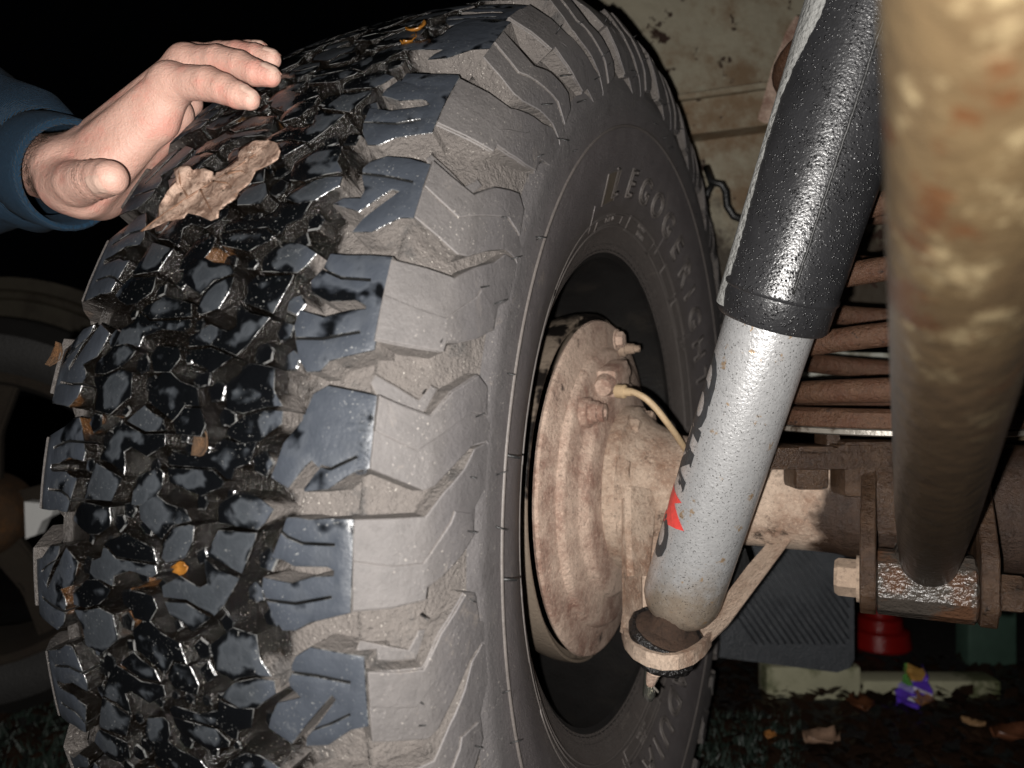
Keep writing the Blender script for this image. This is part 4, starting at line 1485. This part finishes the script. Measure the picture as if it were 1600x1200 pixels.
def scrap(px, py, size, lift, mat, label, rz=0.0, seed=1, cat='leaf scrap', name='leaf_scrap'):
    r_ = random.Random(seed)
    bm = bmesh.new()
    c = hit_tread(px, py, lift)
    n = np.array([0, c[1], c[2]])
    n /= np.linalg.norm(n)
    t1 = np.array([1.0, 0, 0])
    t2 = np.cross(n, t1)
    rows = []
    for i in range(6):
        row = []
        for j in range(5):
            u_, v_ = i / 5 - .5, j / 4 - .5
            w = math.sin((i + .7) / 6.4 * math.pi)
            a, b = u_ * size * 1.5, v_ * size * w
            q = c + t1 * (a * math.cos(rz) - b * math.sin(rz)) + t2 * (a * math.sin(rz) + b * math.cos(rz)) + n * (size * (.9 * v_ * v_ + .5 * u_ * u_ * 2) + r_.uniform(-.0006, .0006))
            row.append(bm.verts.new(V(q)))
        rows.append(row)
    for i in range(5):
        for j in range(4):
            bm.faces.new((rows[i][j], rows[i + 1][j], rows[i + 1][j + 1], rows[i][j + 1]))
    bmesh.ops.recalc_face_normals(bm, faces=bm.faces[:])
    o = obj(name, bm, mat, None, True)
    md = o.modifiers.new('thickness', 'SOLIDIFY')
    md.thickness = .0006
    tag(o, label, cat)


scrap(652, 47, .008, .001, AMBER, 'small curled amber leaf scrap high on the tread near its top edge', .6, 1)
scrap(641, 66, .007, -.002, AMBER, 'orange stalk-like leaf scrap just under the curled amber one', 1.2, 2)
scrap(286, 887, .006, -.008, AMBER, 'orange leaf scrap wedged between blocks in the middle of the tread', .2, 3)
scrap(318, 694, .010, -.005, MUD, 'long rusty leaf scrap in the groove left of the numbered block', 1.5, 4)
scrap(92, 556, .009, .000, MUD, 'brown crumpled leaf scrap on the far left edge of the tread', 1.3, 7)

# ------------------------------------------------------------------ vehicle body behind the wheel
body_ = thing('vehicle_body', 'rust-spotted cream inner wing of the vehicle behind the tyre', 'bodywork', tuple(at(1100, 300, 1.0)))


def plate(name, px, z, thick, mat, parent, zs=None, smooth=False, bev=0.0):
    bm = bmesh.new()
    add_prism(bm, [at(q[0], q[1], q[2] if len(q) > 2 else z) for q in px], FW * thick)
    return obj(name, bm, mat, parent, smooth, 30)


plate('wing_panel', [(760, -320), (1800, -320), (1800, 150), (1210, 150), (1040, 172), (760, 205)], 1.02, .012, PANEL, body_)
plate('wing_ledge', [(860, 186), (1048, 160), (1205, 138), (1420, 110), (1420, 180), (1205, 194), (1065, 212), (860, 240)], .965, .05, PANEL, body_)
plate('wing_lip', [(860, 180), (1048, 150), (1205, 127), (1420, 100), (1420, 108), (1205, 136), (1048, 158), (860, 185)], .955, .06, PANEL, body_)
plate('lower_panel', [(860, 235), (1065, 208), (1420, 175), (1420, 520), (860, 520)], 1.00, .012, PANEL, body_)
bm = bmesh.new()
add_prism(bm, [at(1243, 25, .90), at(1228, 50, .90), at(1205, 110, .90), at(1190, 165, .90), at(1184, 186, .90), at(1192, 192, .90), at(1212, 182, .90), at(1240, 100, .90)], FW * .004 + RT * .02)
obj('bracket', bm, RUSTD, body_, False)
bm = bmesh.new()
cb = [at(1104, 262, .95), at(1112, 285, .93), at(1128, 288, .93), at(1134, 300, .93), at(1136, 322, .93), at(1146, 338, .93), at(1165, 345, .93), at(1185, 342, .94)]
add_tube(bm, cb, .0045, 10)
add_tube(bm, [at(1116, 283, .935), at(1106, 300, .935), at(1098, 325, .94), at(1090, 350, .95)], .004, 10)
obj('cable', bm, BLACKP, body_, True)
plate('chassis_rail', [(1225, 548), (1400, 552), (1400, 575), (1380, 586), (1300, 592), (1225, 584)], .80, .03, simple('grey_chassis', (0.34, 0.34, 0.30), 0.8, 0.3, 30, dark=(0.1, 0.09, 0.06)), body_)
plate('chassis_outrigger', [(1530, 596), (1720, 596), (1720, 684), (1530, 690)], .66, .04, m_rust_dust('olive_mud', (0.16, 0.125, 0.075), (0.09, 0.055, 0.03), (0.03, 0.022, 0.014), 0.5, 22), body_)

# ------------------------------------------------------------------ mud flap
bm = bmesh.new()
fz = .95
fp = [(1085, 850), (1328, 858), (1334, 870), (1335, 1030), (1328, 1044), (1308, 1051), (1085, 1022)]
add_prism(bm, [at(a, b, fz) for a, b in fp], FW * .006)
flap = obj('mud_flap', bm, FLAPM, None, False)
tag(flap, 'black ribbed plastic mud flap hanging behind the axle', 'mud flap')
bm = bmesh.new()
for i in range(26):
    x0 = 1336 - i * 11.5
    y0 = 872 + max(0, 0)
    p0, p1 = (x0 - 70, 862), (x0 - 70 + 100, 862 + 144)
    k0, k1 = 0.0, 1.0
    x_lim = 1326
    if p1[0] > x_lim:
        k1 = (x_lim - p0[0]) / 100
    if k1 <= .05 or p0[0] < 1080:
        continue
    a, b = np.array(p0), np.array(p0) + (np.array(p1) - np.array(p0)) * k1
    if b[1] > 1012:
        b = a + (b - a) * (1012 - a[1]) / (b[1] - a[1])
    A_, B_ = at(a[0], a[1], fz - .0005), at(b[0], b[1], fz - .0005)
    add_tube(bm, [A_, B_], .0013, 6)
o = obj('rib', bm, FLAPM, flap, True)
tag(o, kind='stuff')

# ------------------------------------------------------------------ ground and what lies on it
GZ = -0.395
bm = bmesh.new()
N_ = 150
gx = np.linspace(-1, 1, N_)
gx = np.sign(gx) * np.abs(gx) ** 2.2
vs = [[None] * N_ for _ in range(N_)]
gc = np.array([0.1, 0.75])
for i in range(N_):
    for j in range(N_):
        x, y = gc[0] + gx[i] * 30, gc[1] + gx[j] * 30
        h = .006 * math.sin(x * 23 + 2 * math.sin(y * 17)) * math.cos(y * 29) + .004 * math.sin(x * 61 + y * 47)
        vs[i][j] = bm.verts.new((x, y, GZ - .008 + h))
for i in range(N_ - 1):
    for j in range(N_ - 1):
        bm.faces.new((vs[i][j], vs[i + 1][j], vs[i + 1][j + 1], vs[i][j + 1]))
g = obj('ground', bm, GROUND, None, True)
tag(g, kind='structure')
LITT = NT('leaf_litter')
_c = LITT.mix(LITT.noise(9, 3), (0.003, 0.0026, 0.0024), (0.036, 0.019, 0.011))
LITT = LITT.done(_c, 0.3, 0.5, 0, LITT.bump(LITT.noise(160, 4), .002))
bm = bmesh.new()
rl_ = random.Random(21)
for i in range(1500):
    px, py = rl_.uniform(1040, 1700), rl_.uniform(1030, 1270)
    if i > 1150:
        px = rl_.uniform(-120, 260)
        py = rl_.uniform(1050, 1260)
    d = (0.0893 - GZ) * 1200 / (py - 600)
    p = at(px, py, d)
    p[2] += rl_.uniform(-.002, .012)
    s = rl_.uniform(.006, .020)
    a = rl_.uniform(0, 6.28)
    e = np.array([math.cos(a), math.sin(a), rl_.uniform(-.5, .5)]) * s
    f_ = np.array([-math.sin(a), math.cos(a), rl_.uniform(-.5, .5)]) * s * .6
    m_ = p + np.array([0, 0, rl_.uniform(.001, .006)])
    q = [p - e, p - f_, p + e, p + f_]
    w = [bm.verts.new(V(t)) for t in q]
    c = bm.verts.new(V(m_))
    for k in range(4):
        bm.faces.new((w[k], w[(k + 1) % 4], c))
o = obj('leaf_litter', bm, LITT, None, True)
tag(o, 'dark wet leaf litter covering the ground', 'leaf litter', kind='stuff')
MOSS = simple('dark_moss', (0.020, 0.032, 0.024), 0.5, 0.7, 300)
bm = bmesh.new()
for i in range(5200):
    if i % 3:
        px, py = rl_.uniform(-160, 260), rl_.uniform(1070, 1280)
    else:
        px, py = rl_.uniform(1060, 1250), rl_.uniform(1120, 1260)
    d = (0.0893 - GZ) * 1200 / (py - 600)
    p = at(px, py, d)
    p[2] -= .004
    a = rl_.uniform(0, 6.28)
    e = np.array([math.cos(a), math.sin(a), 0]) * rl_.uniform(.0012, .003)
    tip = p + np.array([rl_.uniform(-.01, .01), rl_.uniform(-.01, .01), rl_.uniform(.008, .024)])
    bm.faces.new([bm.verts.new(V(t)) for t in (p - e, p + e, tip)])
o = obj('moss', bm, MOSS, None, False)
tag(o, 'low dark green moss and grass on the ground', 'moss', kind='stuff')


def fallen(px, py, s, col, label, seed):
    r_ = random.Random(seed)
    d = (0.0893 - GZ) * 1200 / (py - 600)
    c = at(px, py, d)
    c[2] = GZ + .012
    bm = bmesh.new()
    rows = []
    a0 = r_.uniform(0, 6.28)
    for i in range(8):
        row = []
        w = math.sin((i + .4) / 7.8 * math.pi) ** .7 * (1 + .35 * (i % 2))
        for j in range(5):
            u_, v_ = i / 7 - .5, j / 4 - .5
            x, y = u_ * s, v_ * s * .62 * w
            row.append(bm.verts.new((c[0] + x * math.cos(a0) - y * math.sin(a0), c[1] + x * math.sin(a0) + y * math.cos(a0), c[2] + s * (.7 * v_ * v_ + .35 * u_ * u_ + r_.uniform(0, .05)))))
        rows.append(row)
    for i in range(7):
        for j in range(4):
            bm.faces.new((rows[i][j], rows[i + 1][j], rows[i + 1][j + 1], rows[i][j + 1]))
    bmesh.ops.recalc_face_normals(bm, faces=bm.faces[:])
    o = obj('fallen_leaf', bm, simple('fallen_leaf_' + str(seed), col, .35, .5, 60), None, True)
    md = o.modifiers.new('thickness', 'SOLIDIFY')
    md.thickness = .0008
    tag(o, label, 'leaf', 'fallen leaves on the wet ground')


fallen(1284, 1176, .055, (.30, .19, .13), 'pale brown wet leaf at the bottom below the kerb and wrapper', 1)
fallen(1520, 1148, .030, (.34, .20, .10), 'small tan leaf to the right of the purple wrapper', 2)
fallen(1440, 1112, .045, (.22, .10, .04), 'brown leaf lying in front of the purple wrapper', 3)
fallen(1203, 1166, .022, (.40, .17, .05), 'tiny orange leaf left of the pale brown wet leaf', 4)
fallen(1580, 1170, .06, (.13, .05, .025), 'dark rust leaf in the bottom corner beyond the small tan leaf', 5)
fallen(1345, 1120, .05, (.12, .045, .02), 'dark brown leaf in front of the kerb', 6)


def kerb(px0, px1, ytop, ybot, label):
    d = (0.0893 - GZ) * 1200 / (ybot - 600)
    a, b = at(px0, ybot, d), at(px1, ybot, d)
    h = (ybot - ytop) * d / 1200
    bm = bmesh.new()
    m = (a + b) / 2 + FW * .022 + UP * (h / 2 - .006)
    add_box(bm, m, (b - a) / 2, FW * .022, UP * (h / 2 + .006), .006)
    o = obj('kerb_stone', bm, KERB, None, True, 30)
    tag(o, label, 'kerb stone', 'kerb stones behind the axle')


kerb(1198, 1346, 1042, 1086, 'pale mossy kerb stone under the corner of the mud flap')
kerb(1349, 1565, 1064, 1084, 'low pale kerb stone running right behind the purple wrapper')
bm = bmesh.new()
q = at(1374, 1008, 1.40)
add_lathe(bm, q, (0, 0, 1), [(0, 0), (0, .052), (.004, .054), (.030, .050), (.034, .040), (.052, .038), (.056, .027), (.085, .025), (.09, .021), (.13, .020), (.13, 0)], 40)
o = obj('red_stand', bm, RED, None, True, 30)
tag(o, 'red stepped plastic stand on the ground behind the link bush', 'stand')
bm = bmesh.new()
add_box(bm, at(1540, 985, 1.345), RT * .042, FW * .02, UP * .055, .004)
o = obj('green_block', bm, GREEN, None, True, 30)
tag(o, 'dull green flat block standing upright behind the axle', 'block')
bm = bmesh.new()
wr = random.Random(4)
rows = []
for i in range(11):
    row = []
    for j in range(9):
        fx, fy = j / 8, i / 10
        wv = 1.0 - .45 * fy if fy < .8 else .8
        p = at(1428 + (fx - .5) * 52 * wv + wr.uniform(-1, 1), 1103 - fy * 62 + wr.uniform(-1, 1), 1.15)
        p = p + FW * (.012 * math.sin(fx * 9 + fy * 5) + wr.uniform(-.004, .004))
        row.append(bm.verts.new(V(p)))
    rows.append(row)
for i in range(10):
    for j in range(8):
        f = bm.faces.new((rows[i][j], rows[i][j + 1], rows[i + 1][j + 1], rows[i + 1][j]))
        k = 0
        if i >= 6:
            k = 1 if j < 3 else (2 if j < 6 else 0)
        elif i in (4, 5) and j < 5:
            k = 4
        elif (i == 2 and 2 <= j <= 4) or (i == 3 and 4 <= j <= 7):
            k = 3
        f.material_index = k
o = obj('sweet_wrapper', bm, [simple('violet_foil', (.12, .05, .50), .25, .2), simple('green_foil', (.10, .30, .07), .25), simple('ochre_foil', (.40, .22, .06), .3), simple('white_foil', (.7, .68, .75), .3), simple('lilac_foil', (.30, .26, .58), .25)], None, False)
md = o.modifiers.new('thickness', 'SOLIDIFY')
md.thickness = .0006
tag(o, 'crumpled purple sweet wrapper with a white swoosh and green corner, by the kerb', 'wrapper')

# ------------------------------------------------------------------ car parked beyond, its wheel just in frame at the left
car = thing('parked_car', 'dim parked car beyond the tyre, only a spoked wheel and dull wing in view', 'car', tuple(at(-12, 1108, 1.14)))
wc = at(-12, 800, 1.14)
wax = -FW * .95 + RT * .31
wax /= np.linalg.norm(wax)
d_, xw, yw = frame(wc, wc + wax)
xw, yw = np.array(xw), np.array(yw)
bm = bmesh.new()
add_lathe(bm, wc, wax, [(-.09, .20), (-.09, .26), (-.06, .288), (.0, .292), (.05, .286), (.075, .262), (.078, .24), (.070, .215), (.066, .205)], 96)
bmesh.ops.recalc_face_normals(bm, faces=bm.faces[:])
cw = obj('wheel', bm, simple('dull_black_tyre', (.014, .013, .012), .6), car, True, 35)
OLD = m_rust_dust('tarnished_alloy', (0.030, 0.022, 0.014), (0.014, 0.008, 0.005), (0.02, 0.015, 0.01), 0.5, 12)
bm = bmesh.new()
add_lathe(bm, wc, wax, [(.060, .209), (.072, .209), (.074, .205), (.070, .196), (.03, .186), (-.05, .184)], 96)
bmesh.ops.recalc_face_normals(bm, faces=bm.faces[:])
bmesh.ops.reverse_faces(bm, faces=bm.faces[:])
obj('rim', bm, OLD, cw, True, 35)
for i in range(5):
    a = math.radians(20 + 72 * i)
    dr_ = xw * math.cos(a) + yw * math.sin(a)
    dt_ = -xw * math.sin(a) + yw * math.cos(a)
    bm = bmesh.new()
    P = [(.045, .022), (.12, .020), (.19, .040), (.19, -.040), (.12, -.020), (.045, -.022)]
    add_prism(bm, [wc + wax * (.052 - .08 * (r - .1) ** 2) + dr_ * r + dt_ * w for r, w in P], -wax * .025)
    bmesh.ops.bevel(bm, geom=bm.edges[:], offset=.004, segments=2, affect='EDGES')
    obj('spoke', bm, OLD, cw, True, 30)
bm = bmesh.new()
add_lathe(bm, wc, wax, [(.0, .06), (.06, .058), (.085, .050), (.090, .044), (.091, 0)], 40)
obj('hub', bm, MUD, cw, True, 35)
bm = bmesh.new()
add_prism(bm, [at(a_, b_, 1.09) for a_, b_ in ((38, 784), (86, 788), (80, 806), (66, 814), (56, 836), (40, 842))], FW * .02)
obj('brake_caliper', bm, simple('white_paint', (.8, .8, .78), .4, .05), cw, True, 40)
bm = bmesh.new()
arc = [wc + (RT * math.cos(a) + UP * math.sin(a)) * .352 for a in np.linspace(-.15, math.pi + .15, 40)]
arc2 = [wc + (RT * math.cos(a) + UP * math.sin(a)) * .288 for a in np.linspace(math.pi + .15, -.15, 40)]
add_prism(bm, [p + FW * .02 for p in arc + arc2], FW * .05)
WINGM = simple('dull_olive_wing', (.036, .030, .020), .6, .4, 8, dark=(.015, .01, .006))
obj('wing', bm, WINGM, car, False)
bm = bmesh.new()
add_tube(bm, [wc + (RT * math.cos(a) + UP * math.sin(a)) * .325 + FW * .018 for a in np.linspace(.1, math.pi - .1, 40)], .009, 8)
obj('wing_lip', bm, WINGM, car, True)
